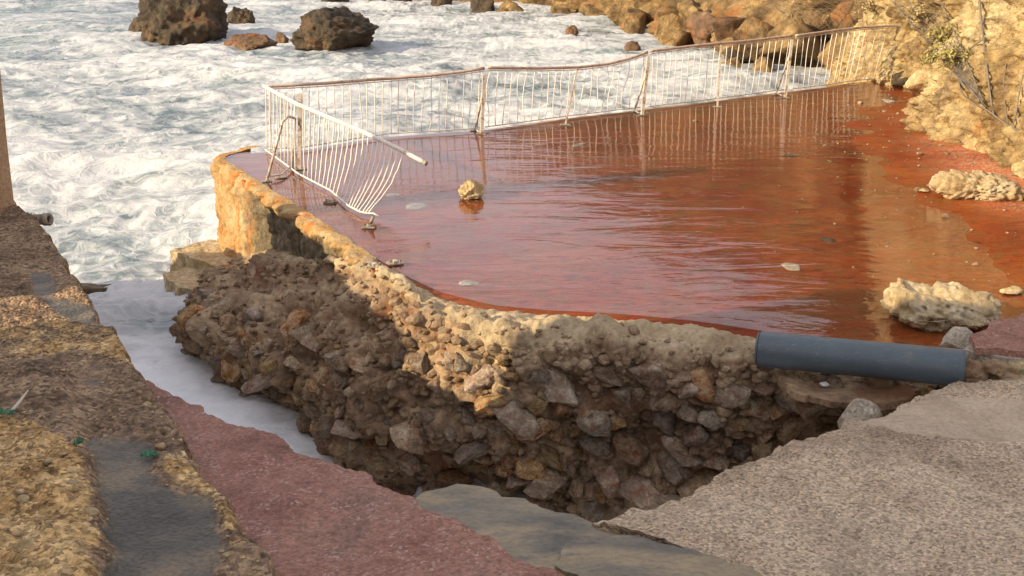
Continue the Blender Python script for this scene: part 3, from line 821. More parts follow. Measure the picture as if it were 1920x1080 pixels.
# =================================================================== LEFT: old wall top, post, red ledge
def zL(Y): return 1.30 - .085 * Y
LZ, LS = 1.30, -.085
edge_px = [(-30, 330), (30, 388), (62, 408), (98, 458), (130, 520), (165, 560), (190, 602), (222, 645), (250, 690), (262, 716), (300, 762), (345, 832), (400, 912), (450, 990), (512, 1080), (600, 1210), (700, 1400)]
EG = resample([at(x, y, LZ, LS) for x, y in edge_px], 330)
ej = fbm(EG * 3.0, 5, .6, seed=91) * .12
EG[:, 0] += ej
cols = np.concatenate([np.linspace(0, 3.6, 190) ** 1.0, [5.0]])
L = np.zeros((330, len(cols), 3))
for j, cdx in enumerate(cols):
    L[:, j] = EG + np.array([-cdx, -.12 * cdx, 0]); L[:, j, 2] = LZ + LS * L[:, j, 1]
# masks traced in the plane of the wall top
def inpoly(P, poly):
    x, y = P[..., 0], P[..., 1]; r = np.zeros(x.shape, bool); n = len(poly)
    for i in range(n):
        x1, y1 = poly[i][:2]; x2, y2 = poly[(i + 1) % n][:2]
        cnd = ((y1 > y) != (y2 > y)) & (x < (x2 - x1) * (y - y1) / (y2 - y1 + 1e-12) + x1); r ^= cnd
    return r
def softmask(P, px_poly, it=6):
    wv = P + np.stack([fbm(P * 3.5, 4, .6, seed=95), fbm(P * 3.5 + 8, 4, .6, seed=96), P[..., 0] * 0], -1) * .10
    m = inpoly(wv, [at(x, y, LZ, LS) for x, y in px_poly]).astype(float)
    for _ in range(it):
        m[1:-1, 1:-1] = (m[:-2, 1:-1] + m[2:, 1:-1] + m[1:-1, :-2] + m[1:-1, 2:] + m[1:-1, 1:-1]) / 5
    return m
screed = np.maximum(softmask(L, [(165, 820), (280, 820), (290, 900), (400, 960), (420, 1010), (395, 1150), (205, 1150), (200, 980)]),
                    softmask(L, [(55, 505), (95, 505), (110, 560), (240, 585), (240, 620), (130, 600), (60, 545)]) * .8)
screed = np.maximum(screed, softmask(L, [(120, 690), (190, 680), (210, 720), (170, 740)]) * .5)
golden = np.clip(softmask(L, [(-300, 820), (60, 800), (150, 860), (195, 980), (230, 1150), (-300, 1150)]) * .75
                 + softmask(L, [(-20, 610), (120, 600), (250, 640), (255, 680), (150, 660), (0, 680)]) * .55
                 + softmask(L, [(290, 850), (345, 840), (430, 960), (500, 1080), (470, 1080), (400, 1000), (330, 900)]) * .75, 0, 1)
golden = golden * (1 - screed)
rel = fbm(L * 2.2, 6, .58, seed=92) * .07 + (lumps(L * 19, 93) - .4) * .020 * (1 - screed) + (lumps(L * 6, 94) - .4) * .028 * (1 - screed)
rel += softmask(L, [(-400, 700), (120, 700), (165, 860), (205, 980), (235, 1150), (-400, 1150)], 3) * .055
L[..., 2] += rel * (1 - .75 * screed) - screed * .02
side = []
for k, (dx, dz) in enumerate([(.02, .03), (.03, .08), (.035, .15), (.04, .24), (.03, .4), (.02, .7), (.0, 1.2), (-.1, 2.0), (-.2, 3.6)]):
    s_ = L[:, 0] + np.array([dx, dx * .5, -dz]); s_ += (fbm(s_ * 3, 5, .6, seed=97) * .06)[:, None] * np.array([1, .5, 0]); side.append(s_)
L2 = np.concatenate([np.stack(side[::-1], 1), L], 1)
me = grid_mesh('old_wall', L2[::-1], (.1, 0, 1))
pad = np.zeros((330, 9)); gpad = np.ones((330, 9)) * .35
set_attr(me, 'screed', np.concatenate([pad, screed], 1)[::-1]); set_attr(me, 'golden', np.concatenate([gpad, golden], 1)[::-1])
ow = link('old_wall', me, M['ledge'])
tag(ow, 'broad eroded old wall top in the left foreground, patched with grey screed', 'wall')
def lz(x, y):
    k = np.argmin((L[..., 0] - x) ** 2 + (L[..., 1] - y) ** 2); return L[..., 2].ravel()[k]

# beige rendered post on the far end of the wall
pY = at(30, 390, LZ, LS)[1] + .10
pb = MB(); prof = []
for z_px in np.linspace(420, -260, 26):
    xr = np.interp(z_px, [-260, 0, 100, 165, 280, 390, 420], [-20, -6, 0, 6, 17, 30, 33])
    prof.append(atY(xr, z_px, pY))
ring = []
for p in prof:
    w = .34; dep = .34; bv = .03
    x0, x1, y0, y1, z = p[0] - w, p[0], pY - dep, pY, p[2]
    ring.append([(x0, y0, z), (x1 - bv, y0, z), (x1 - .008, y0 + .008, z), (x1, y0 + bv, z), (x1, y1 - bv, z), (x1 - bv, y1, z), (x0, y1, z)])
nr = 7; Vp = [v for r in ring for v in r]; Fp = []
for i in range(len(ring) - 1):
    for k in range(nr):
        Fp.append((i * nr + k, i * nr + (k + 1) % nr, (i + 1) * nr + (k + 1) % nr, (i + 1) * nr + k))
Fp.append(tuple(range((len(ring) - 1) * nr, len(ring) * nr)))
post_o = np.array([prof[0][0], pY, prof[0][2]])
o = MB().add(np.array(Vp), Fp).build('gate_post', M['render'], None, False, post_o); o.location = tuple(post_o)
tag(o, 'beige rendered post at the left edge, at the far end of the wall', 'post')

# small cut-off pipe sticking out of the wall near the post
sp0 = at(55, 412, .22); sp1 = atY(92, 411, sp0[1] - .05)
sd = (sp1 - sp0); sd /= np.linalg.norm(sd)
pp = thing('drain_pipe', 'short cut-off drain pipe sticking out of the wall by the post', 'pipe', sp0)
mb = MB(); q0 = sp0 - sd * .45
r_o, r_i = .058, .045
def hollow(mb, a_, b_, ro, ri, sides=24):
    a_, b_ = Vector(a_), Vector(b_); t = (b_ - a_).normalized(); x = t.cross(Vector((0, 0, 1))).normalized(); y = t.cross(x)
    rings = [(a_, ro), (b_, ro), (b_, ri), (a_, ri)]; V = []; F = []
    for c_, r_ in rings:
        for k in range(sides):
            an = 2 * math.pi * k / sides; V.append(c_ + (x * math.cos(an) + y * math.sin(an)) * r_)
    for i in range(4):
        for k in range(sides):
            k2 = (k + 1) % sides; j = (i + 1) % 4
            F.append((i * sides + k, i * sides + k2, j * sides + k2, j * sides + k))
    return mb.add(V, F)
hollow(mb, q0, sp1, r_o, r_i).build('pipe_tube', M['smallpipe'], pp, True, sp0)
hollow(MB(), sp1 - sd * .06, sp1 + sd * .006, r_o + .012, r_i - .004).build('collar', M['plate'], pp, True, sp0)

# dark weedy rock in the water at the wall's foot
place_rock('rock', rock_mesh('rock', 410, 4, (.62, .42, .26), 9, .26, 1.5, .2, 3), M['boulder'], at(185, 552, -1.90), (0, .1, .3), 'dark wet rock awash at the foot of the left wall', 'rock')
place_rock('rock', rock_mesh('rock', 411, 4, (.16, .14, .13), 9, .22), M['boulder'], at(243, 548, -1.80), (0, .1, .3), 'small brown stone at the tip of the wet rock left of the channel', 'rock')

# red painted ledge
outer_px = [(245, 678), (262, 712), (285, 717), (330, 738), (380, 766), (425, 790), (470, 801), (512, 817), (560, 850), (600, 862), (680, 886), (702, 902), (745, 922), (792, 946), (832, 962), (872, 982), (935, 1015), (955, 1042), (985, 1056), (1045, 1076), (1120, 1140), (1250, 1260)]
RZ = LZ - .17
OG = catmull([at(x, y, RZ, LS) for x, y in outer_px], 260)
OG += np.stack([fbm(OG * 4, 5, .7, seed=98), fbm(OG * 4 + 5, 5, .7, seed=99), OG[:, 0] * 0], -1) * .085
IGp = resample([at(x, y, LZ, LS) for x, y in edge_px[8:]], 260); IG = IGp + np.array([-.25, -.05, 0])
tq = np.linspace(0, 1, 60)
RD = IG[:, None] * (1 - tq)[None, :, None] + OG[:, None] * tq[None, :, None]
RD[..., 2] = RZ + LS * RD[..., 1] + fbm(RD * 2.0, 5, .55, seed=101) * .035
sides = [RD[:, -1] + np.array([o_, o_, -z_]) for o_, z_ in ((.008, .012), (.012, .04), (.0, .10), (-.03, .2), (-.05, .6), (-.1, 1.4), (-.1, 3.0))]
sides = [s_ + (fbm(s_ * 4, 4, .6, seed=103) * .05)[:, None] * np.array([1, 1, 0]) if k else s_ for k, s_ in enumerate(sides)]
struct(link('red_ledge', grid_mesh('red_ledge', np.concatenate([RD, np.stack(sides, 1)], 1), (0, 0, 1)), M['redpave']))

# litter on the wall top: green plastic, bleached stick, grey pebble
def on_wall(px, py):
    p = at(px, py, LZ, LS); p[2] = lz(p[0], p[1]); return p
def scrap(name, px, py, w, h, rz, label, seed):
    p = on_wall(px, py); rng = np.random.RandomState(seed); n = 9; V = []
    for i in range(n):
        for j in range(5):
            x = (i / (n - 1) - .5) * w * (1 - .3 * abs(j / 2 - 1) * rng.rand()); y = (j / 4 - .5) * h * (1 - .4 * abs(i / 4 - 1) ** 2)
            V.append((x, y, .006 + .012 * rng.rand() + .015 * math.sin(i * .9) ** 2))
    F = [(i * 5 + j, (i + 1) * 5 + j, (i + 1) * 5 + j + 1, i * 5 + j + 1) for i in range(n - 1) for j in range(4)]
    o = link(name, mesh_from(name, V, F, False), M['greenplastic']); o.location = tuple(p + np.array([0, 0, .015])); o.rotation_euler = (0, .1, rz)
    md = o.modifiers.new('thick', 'SOLIDIFY'); md.thickness = .004
    return tag(o, label, 'litter', 'green plastic scraps on the wall')
scrap('plastic_scrap', 14, 806, .09, .05, .2, 'green plastic scrap under the bleached stick at the left edge', 1)
scrap('plastic_scrap', 279, 856, .08, .045, .3, 'green plastic scrap lying on the grey screed', 2)
scrap('plastic_scrap', 152, 862, .05, .03, 1.2, 'tiny green plastic shred left of the grey screed', 3)
s0, s1 = on_wall(20, 806), on_wall(58, 766)
mb = MB(); mid = (s0 + s1) / 2
mb.tube([s0 + [0, 0, .015], mid + [0.01, 0, .03], s1 + [0, 0, .03]], [.009, .008, .004], 7)
o = mb.build('stick', M['stick'], None, True, s0); o.location = tuple(s0); tag(o, 'bleached stick lying across the left edge of the wall', 'stick')
for k, (x, y, r_, lab) in enumerate([(424, 1044, .022, 'round pale pebble near the bottom end of the grey screed'), (48, 960, .035, 'flat pale stone bedded in the golden rubble at lower left'),
                                     (140, 930, .03, 'pale stone beside the left edge of the grey screed'), (95, 905, .028, 'small pale stone in the middle of the golden rubble patch'),
                                     (178, 985, .04, 'light stone at the edge between golden rubble and grey screed')]):
    r_ *= .75
    p = on_wall(x, y); place_rock('pebble', rock_mesh('pebble', 500 + k, 2, (r_ * 1.2, r_, r_ * .7), 6, .15), M['paleslab'], p + np.array([0, 0, r_ * .25]), (0, 0, k * 1.3), lab, 'pebble', 'pale pebbles on the left wall')
# loose gravel on the eroded parts
V, F = ico(1); mv, mf, off = [], [], 0
for k in range(11000):
    i = rng.randint(0, 330); j = rng.randint(0, 150)
    if screed[i, j] > .45 + .3 * rng.rand() or golden[i, j] + .25 * rng.rand() < .2: continue
    s = rng.uniform(.003, .011) * (1 + 1.4 * (rng.rand() < .06)); q = V * (1 + .35 * rng.uniform(-1, 1, (len(V), 1))) * s * np.array([1.2, 1, .7])
    mv.append(q + L[i, j] + np.array([rng.uniform(-.01, .01), rng.uniform(-.01, .01), s * .3])); mf.append(F + off); off += len(V)
o = link('gravel', mesh_from('gravel', np.concatenate(mv), np.concatenate(mf), False), rock_mat('gravel_gold', [(.20, .12, .06), (.42, .29, .15), (.60, .47, .29)], 14, .5, 60, bdist=.01)); o['kind'] = 'stuff'
o['label'] = 'loose golden gravel on the eroded left wall top'

# =================================================================== grey slab in the gap, worn pavement on the right
gp = [(765, 940), (800, 922), (862, 909), (905, 909), (940, 930), (985, 935), (1010, 952), (1075, 962), (1120, 985), (1160, 1000), (1300, 1040), (1480, 1110), (1500, 1250), (1100, 1250), (960, 1100), (880, 1010)]
gs_poly = [at(x, y, 1.45, -.22) for x, y in gp]
o_ = gs_poly[2] - np.array([0, 0, .3])
o = slab('fallen_slab', gs_poly, .28, M['slate'], None, o_, .012, 21, .07, relief=.02); o.location = tuple(o_)
tag(o, 'grey tilted slab lying in the gap below the rubble wall', 'slab')
g2 = [at(x, y, 1.475, -.22) for x, y in [(1180, 1002), (1300, 1030), (1420, 1070), (1470, 1120), (1200, 1140), (1040, 1060), (1060, 1020)]]
o_ = g2[0] - np.array([0, 0, .1])
o = slab('slab_flake', g2, .03, M['slate'], None, o_, .012, 22, .07, relief=.01); o.location = tuple(o_)
tag(o, 'thin yellowish flake of slab on top of the grey slab', 'slab')

PA, PS = 1.02, -.115
edge2 = [(1480, 1095), (1400, 1062), (1310, 1030), (1200, 995), (1110, 966), (1185, 945), (1270, 927), (1335, 888), (1375, 866), (1440, 848), (1462, 834), (1500, 822), (1590, 786), (1640, 775), (1668, 768), (1690, 744), (1768, 716), (1800, 706), (1925, 704), (2200, 690)]
PG = resample([at(x, y, PA, PS) for x, y in edge2], 360)
PG += np.stack([fbm(PG * 5, 5, .65, seed=111), fbm(PG * 5 + 5, 5, .65, seed=112), PG[:, 0] * 0], -1) * .05
inner = resample([at(1900, 1500, PA, PS), at(2300, 1350, PA, PS), at(2600, 1100, PA, PS), at(2700, 800, PA, PS)], 360)
tq = np.linspace(0, 1, 200) ** 1.15
PV = PG[:, None] * (1 - tq)[None, :, None] + inner[:, None] * tq[None, :, None]
PV[..., 2] = PA + PS * PV[..., 1]
crumb = np.exp(-(np.linalg.norm(PV - PG[:, None], axis=-1) / .10) ** 2)
patch = smooth(.0, 1, 1 - np.clip(np.linalg.norm((PV - at(1860, 785, PA, PS)) * np.array([.8, 1.7, 0]), axis=-1) / 1.0, 0, 1)) 
PV[..., 2] += fbm(PV * 1.7, 5, .55, seed=113) * .05 + (fbm(PV * 9, 4, .6, seed=114) * .018 + (lumps(PV * 16, 115) - .5) * .008) * (1 - .8 * smooth(.1, .5, patch)) - crumb * (.045 + .03 * fbm(PV * 6, 3, seed=116))
ps = [PV[:, 0] + np.array([o_ * -.6, o_ * .8, -z_]) for o_, z_ in ((.004, .015), (.0, .06), (-.05, .14), (-.12, .3), (-.16, .7), (-.2, 2.4))]
ps = [s_ + (fbm(s_ * 5, 4, .6, seed=117) * .06)[:, None] * np.array([-.6, .8, 0]) for s_ in ps]
me = grid_mesh('pavement', np.concatenate([np.stack(ps[::-1], 1), PV], 1), (0, 0, 1))
set_attr(me, 'patch', np.concatenate([np.zeros((360, 6)), smooth(.1, .4, patch)], 1))
def pave_mat():
    t = NT('worn_pavement_patched'); p = t.pos(); a = t.attr('patch')
    c = t.ramp(t.noise(p, 1.5, 8, .65, .4), [(.30, (.31, .225, .145)), (.44, (.45, .335, .222)), (.57, (.53, .41, .28)), (.70, (.43, .325, .218))])
    v = t.voro(p, 75); vc = t.voro(p, 75, out=1); vs = t.n('ShaderNodeSeparateColor'); t.l(vc, vs.inputs[0])
    rough = t.ramp(vs.outputs[0], [(0, .5), (.5, 1.0), (1, 1.5)])
    rc = t.mix(1.0, c, rough, 'MULTIPLY')
    rc = t.mix(t.math('MULTIPLY', t.maprange(vs.outputs[1], .80, .84), .6), rc, (.50, .42, .33))
    rc = t.mix(t.math('MULTIPLY', t.maprange(t.noise(p, 27, 7, .75), .60, .68), .7), rc, (.10, .068, .048))
    sc = t.ramp(t.noise(p, 2.6, 7, .6, .3), [(.3, (.34, .26, .175)), (.5, (.43, .335, .235)), (.7, (.49, .39, .28))])
    am = t.maprange(t.math('ADD', a, t.math('MULTIPLY', t.math('SUBTRACT', t.noise(p, 5, 7, .7), .5), 1.0)), .42, .55)
    ck = t.voro(t.vmath('ADD', p, t.vmath('SCALE', t.noisec(p, 3.0, 4), .35)), 1.3, 'DISTANCE_TO_EDGE')
    c = t.mix(am, rc, sc)
    c = t.mix(t.math('MULTIPLY', t.maprange(ck, .004, .016, 1, 0), t.maprange(t.noise(p, 1.1, 3), .60, .66, 0, .45)), c, (.06, .042, .03))
    c = t.mix(t.maprange(t.noise(p, .9, 5, .65, .6), .50, .68, 0, .5), c, (.20, .15, .11))
    c = t.mix(1.0, c, t.ramp(t.noise(p, 34, 6, .75), [(.26, .6), (.5, 1.0), (.74, 1.25)]), 'MULTIPLY')
    inv = t.math('SUBTRACT', 1.0, t.math('MULTIPLY', am, .8))
    b = t.bump(t.math('MULTIPLY', t.math('ADD', t.math('MULTIPLY', v, -.8), t.noise(p, 38, 7, .75)), inv), .8, .014)
    return t.fin(c, .88, b)
struct(link('pavement', me, pave_mat()))

# broken red topped slab and its bedding at the end of the pipe
z0 = .34
bs = thing('broken_slab', 'broken paving block with red painted top at the right edge behind the pipe', 'slab', at(1880, 690, .1))
so = np.array(bs.location)
slab('painted_top', [at(x, y, z0) for x, y in [(1822, 628), (1850, 612), (1872, 596), (1990, 580), (2060, 640), (1990, 664), (1900, 656), (1830, 650)]], .05, M['redpave'], bs, so, .015, 31, .07, relief=.03)
slab('concrete_layer', [at(x, y, z0 - .055) for x, y in [(1800, 655), (1840, 640), (2000, 600), (2080, 650), (2000, 680), (1900, 672), (1840, 662)]], .10, M['concrete'], bs, so, .015, 32, .07, relief=.025)
slab('bedding', [at(x, y, z0 - .16) for x, y in [(1785, 690), (1830, 655), (2000, 625), (2080, 690), (1990, 715), (1890, 712), (1800, 712)]], .25, M['rubble'], bs, so, .02, 33, .07, relief=.06)
place_rock('rock', rock_mesh('rock', 420, 4, (.21, .17, .11), 10, .14), M['concrete'], at(1800, 640, .16), (0, .1, .4), 'grey angular rock between the pipe end and the red topped block', 'rock')
place_rock('rock', rock_mesh('rock', 421, 4, (.12, .10, .09), 10, .2), M['paleslab'], at(1915, 682, .22), (0, .1, .4), 'small white stone lodged under the red topped block', 'rock')
place_rock('rock', rock_mesh('rock', 422, 4, (.17, .13, .15), 10, .16), M['concrete'], at(1612, 785, -.12), (.2, .2, .4), 'pale wedge shaped rock stuck at the right end of the gap', 'rock')
place_rock('rock', rock_mesh('rock', 423, 3, (.05, .035, .02), 10, .16), M['whitescrap'], at(1545, 720, -.03), (.0, .1, .4), 'small white chip on the mortar shelf under the pipe', 'rock')

place_rock('rock', rock_mesh('rock', 424, 4, (.17, .12, .13), 10, .25, 1.8, .12, 5), M['rubble'], at(1812, 706, .16), (.1, .1, .3), 'brown mortar lump in front of the right end of the pipe', 'rock')
place_rock('rock', rock_mesh('rock', 425, 4, (.12, .10, .07), 10, .25, 1.8, .12, 5), M['rubble'], at(1862, 690, .24), (.1, .1, 1.3), 'smaller brown mortar lump right of the one at the pipe end', 'rock')
# the grey pipe
pl = atY(1424, 654, at(1424, 690, .0)[1]); pr = atY(1800, 690, at(1795, 735, .02)[1] - .03)
PR = .138
pipe = thing('sewer_pipe', 'thick dark grey plastic pipe lying on the edge of the rubble wall', 'pipe', pl)
ax = (pr - pl); Lp = np.linalg.norm(ax); ax /= Lp
mb = MB(); t_ = Vector(ax); x_ = t_.cross(Vector((0, 0, 1))).normalized(); y_ = t_.cross(x_)
prof = [(0.0, PR - .012), (.0, PR - .006), (.006, PR), (.35, PR), (.8, PR), (Lp, PR), (Lp + .03, PR), (Lp + .03, PR - .012), (.0, PR - .012)]
V = []; F = []; sd_ = 56
for d_, r_ in prof:
    for k in range(sd_):
        an = 2 * math.pi * k / sd_; V.append(t_ * d_ + (x_ * math.cos(an) + y_ * math.sin(an)) * r_)
for i in range(len(prof) - 1):
    for k in range(sd_): F.append((i * sd_ + k, i * sd_ + (k + 1) % sd_, (i + 1) * sd_ + (k + 1) % sd_, (i + 1) * sd_ + k))
tube = mb.add(V, F).build('tube', M['pipe'], pipe)
# end cap, slightly domed
mb = MB(); V = []; F = []
cp = [(-.002, PR - .002), (-.016, PR - .012), (-.022, PR - .04), (-.024, .04)]
for d_, r_ in cp:
    for k in range(sd_):
        an = 2 * math.pi * k / sd_; V.append(t_ * d_ + (x_ * math.cos(an) + y_ * math.sin(an)) * r_)
for i in range(len(cp) - 1):
    for k in range(sd_): F.append((i * sd_ + k, i * sd_ + (k + 1) % sd_, (i + 1) * sd_ + (k + 1) % sd_, (i + 1) * sd_ + k))
F.append(tuple((len(cp) - 1) * sd_ + k for k in range(sd_)))
mb.add(V, F).build('end_cap', M['pipe'], pipe)

# =================================================================== RAILING
def rod(pts, r, sides=6): return MB().tube(pts, r, sides)
def bent(p, q, rng, amp, n=6, lean=None):
    p, q = np.array(p, float), np.array(q, float); out = []
    a1, a2 = rng.normal(0, amp, 2), rng.normal(0, amp * .6, 2)
    for k in range(n + 1):
        t = k / n; w = math.sin(math.pi * t); w2 = math.sin(2 * math.pi * t)
        d = np.array([a1[0] * w + a2[0] * w2, a1[1] * w + a2[1] * w2, 0]); out.append(p + (q - p) * t + d)
    return out
def poly_px(pts, t):
    pts = np.array(pts, float); d = np.concatenate([[0], np.cumsum(np.abs(np.diff(pts[:, 0])))]); d /= d[-1]
    return np.array([np.interp(t, d, pts[:, 0]), np.interp(t, d, pts[:, 1])])
G_RAIL = 'storm bent railing panels around the deck'
def baseY(px, py): return at(px, py, .0)[1]

def panel(label, top_px, bot_px, n_bars, seed, amp, uprights):
    """one welded panel of the sea side railing; bottom picture points lie .07 m above the deck edge"""
    rng = np.random.RandomState(seed)
    P0 = at(bot_px[0][0], bot_px[0][1], .06); root = thing('railing_panel', label, 'railing', P0, G_RAIL); o3 = np.array(root.location)
    def bot(t): x, y = poly_px(bot_px, t); return at(x, y, .06)
    def top(t):
        x, y = poly_px(top_px, t); return atY(x, y, bot(t)[1] + .02)
    N = 40
    tp = [top(t) for t in np.linspace(0, 1, N)]
    rod(tp, .026, 10).build('top_rail', M['rail_brown'], root, True, o3)
    rod([p + np.array([0, 0, -.045]) for p in tp], .008, 6).build('bar_strip', M['rail_white'], root, True, o3)
    rod([bot(t) for t in np.linspace(0, 1, N)], .011, 6).build('bottom_rail', M['rail_white'], root, True, o3)
    for k in range(n_bars):
        t = (k + .5) / n_bars + rng.normal(0, .0025)
        t = min(max(t, 0.005), .995)
        MB().tube(bent(top(t) + np.array([0, 0, -.03]), bot(min(max(t + rng.normal(0, .003), 0), 1)), rng, amp), .0082, 5).build('baluster', M['bar_white'], root, True, o3)
    for u in uprights:
        (x0, y0), (x1, y1), wd, kind = u
        b_ = at(x1, y1, .0); tpp = atY(x0, y0, b_[1] + .01)
        mb = MB(); mb.tube([b_, b_ + (tpp - b_) * .5, tpp], wd, 4)
        po_ = mb.build('post', M['post'], root, False, o3)
        MB().box(b_ + np.array([0, 0, .012]), .17, .13, .014, rng.uniform(-.2, .2), .003).build('base_plate', M['plate'], po_, False, o3)
        if kind:
            f_ = at(x1 - kind, y1 - 6, .0); ap = b_ + (tpp - b_) * .82
            MB().tube([ap, ap + (f_ - ap) * .5 + np.array([.01, 0, .0]), f_ + np.array([0, 0, .01])], .017, 8).build('brace', M['post'], root, True, o3)
            MB().tube([f_ + np.array([0, 0, .05]), (f_ + b_) / 2 + np.array([0, -.06, .035]), b_ + np.array([0, -.03, .05])], .012, 6).build('foot_tie', M['post'], root, True, o3)
            MB().box(f_ + np.array([0, 0, .012]), .15, .11, .012, rng.uniform(-.3, .3), .003).build('base_plate', M['plate'], root, False, o3)
    return root

panel('first sea side railing panel from the corner, slightly wavy bars', [(497, 162), (610, 156), (685, 150), (800, 142), (870, 134), (908, 128)],
      [(502, 279), (567, 276), (645, 263), (723, 251), (883, 241), (903, 239)], 27, 1, .012, [((908, 140), (903, 252), .036, 13)])
panel('second sea side railing panel with sagging handrail and twisted bars', [(914, 127), (1010, 128), (1085, 126), (1140, 120), (1180, 110), (1214, 98)],
      [(910, 238), (985, 228), (1057, 218), (1183, 203), (1200, 201)], 22, 2, .022, [((1083, 128), (1060, 235), .020, 0), ((1216, 106), (1204, 217), .036, 16)])
panel('third sea side railing panel, straight, in front of coast rocks', [(1218, 96), (1320, 84), (1400, 77), (1486, 67)],
      [(1212, 200), (1325, 187), (1451, 170), (1470, 168)], 23, 3, .009, [((1352, 84), (1345, 201), .020, 0), ((1485, 74), (1472, 184), .036, 18)])
panel('last sea side railing panel running up to the cliff', [(1492, 67), (1560, 58), (1620, 51), (1680, 48), (1703, 52)],
      [(1482, 167), (1540, 160), (1600, 151), (1650, 147), (1672, 146)], 20, 4, .010, [((1590, 56), (1604, 136), .018, 0), ((1703, 54), (1690, 100), .018, 0)])

# the return panel at the corner: collapsed inwards, bars bent
def return_panel():
    rng = np.random.RandomState(9)
    c0 = at(497, 282, .05); root = thing('railing_panel', 'collapsed corner railing panel with curved white bars and broken free end', 'railing', c0, G_RAIL); o3 = np.array(root.location)
    Y0 = baseY(497, 282); Ye = baseY(690, 402) + .45; Ym = baseY(562, 330)
    rail_px = [(494, 161), (557, 195), (680, 247), (740, 275), (800, 307)]
    def rail(t):
        x, y = poly_px(rail_px, t); Y = np.interp(x, [494, 557, 700, 800], [Y0, Ym + .1, baseY(650, 375) + .15, Ye]); return atY(x, y, Y)
    bot_px = [(497, 280), (560, 326), (620, 357), (652, 385), (675, 397), (700, 402), (757, 425)]
    def bot(x):
        y = np.interp(x, [p[0] for p in bot_px], [p[1] for p in bot_px]); return at(x, y, .05)
    rod([rail(t) for t in np.linspace(0, .985, 40)], .027, 10).build('top_rail', M['rail_white'], root, True, o3)
    e0 = rail(.985); e1 = rail(1.0)
    rod([e0, e1], .029, 12).build('rail_end', M['plate'], root, True, o3)
    rod([bot(x) for x in np.linspace(497, 690, 40)], .012, 6).build('bottom_rail', M['rail_white'], root, True, o3)
    # loose torn end of the bottom rail
    rod([bot(690), at(700, 400, .08), at(712, 406, .05)], .010, 6).build('torn_rail_end', M['rail_white'], root, True, o3)
    n1, n2 = 9, 21
    for k in range(n1):
        x = 499 + (553 - 499) * k / (n1 - 1); t = (x - 494) / 306
        MB().tube(bent(rail(t), bot(x + 1), rng, .004), .0085, 5).build('baluster', M['bar_white'], root, True, o3)
    for k in range(n2):
        f = k / (n2 - 1); xt = 572 + (755 - 572) * f; xb = np.interp(f, [0, .3, .6, .8, 1], [570, 612, 650, 668, 690])
        t = (xt - 494) / 306; p, q = rail(t), bot(xb); bow = f ** 1.3 * .17; pts = []
        for s_ in np.linspace(0, 1, 10):
            w = math.sin(math.pi * s_ ** .85); pts.append(p + (q - p) * s_ + np.array([.55, .35, .05]) * bow * w * (.6 + .6 * s_) + rng.normal(0, .003, 3))
        MB().tube(pts, .0085, 5).build('baluster', M['bar_white'], root, True, o3)
    b_ = at(563, 300, .0); b_ = at(562, 318, 0)
    tpp = atY(562, 176, b_[1])
    po_ = MB().tube([b_, tpp], .034, 4).build('post', M['post'], root, False, o3)
    MB().box(b_ + np.array([0, 0, .012]), .18, .14, .014, .5, .003).build('base_plate', M['plate'], po_, False, o3)
    # A-frame brace
    f1 = at(500, 341, .0); apx = atY(541, 218, f1[1] + .25); f2 = at(548, 318, .0)
    ap0 = atY(530, 228, f1[1] + .2); ap1 = atY(553, 222, f2[1])
    MB().tube([f1, f1 + (ap0 - f1) * .6, ap0, apx, ap1, f2 + (ap1 - f2) * .5, f2 + np.array([0, 0, .02])], .019, 8).build('brace', M['post'], root, True, o3)
    MB().tube([f1 + np.array([0, 0, .07]), at(528, 327, .06), f2 + np.array([0, 0, .06])], .013, 6).build('foot_tie', M['post'], root, True, o3)
    for q in (f1, at(527, 335, 0)): MB().box(q + np.array([0, 0, .012]), .14, .10, .014, .4, .003).build('base_plate', M['plate'], root, False, o3)
return_panel()

# sheared-off anchor plates along the left edge of the deck
def anchor(px, py, label, stub=False, seed=0):
    p = at(px, py, .0); rng = np.random.RandomState(seed); p[2] = max(deck_z(p[0], p[1]), 0)
    root = thing('anchor_plate', label, 'anchor plate', p, 'anchor plates left on the deck edge')
    pl_ = MB().box((0, 0, .018), .16, .11, .016, rng.uniform(-.4, .4), .004).build('plate', M['plate'], root, False)
    for sx in (-1, 1):
        MB().tube([(sx * .05, .0, .02), (sx * .05, .0, .055)], .012, 6).build('bolt', M['plate'], pl_, False)
    MB().box((0, .0, .035), .045, .045, .03, .3, .003, (.2, .1)).build('socket', M['post'], root, False)
    if stub: MB().tube([(0, 0, .03), (.03, .02, .08), (.05, .0, .13)], .020, 8).build('stub', M['plate'], root, True)
anchor(620, 381, 'anchor plate under the bent bars of the collapsed panel', False, 1)
anchor(692, 428, 'anchor plate with a torn stub beside the end of the bottom rail', True, 2)
anchor(703, 502, 'leftmost of the two anchor plates at the crumbled deck corner', False, 3)
anchor(741, 496, 'rightmost of the two anchor plates at the crumbled deck corner', False, 4)

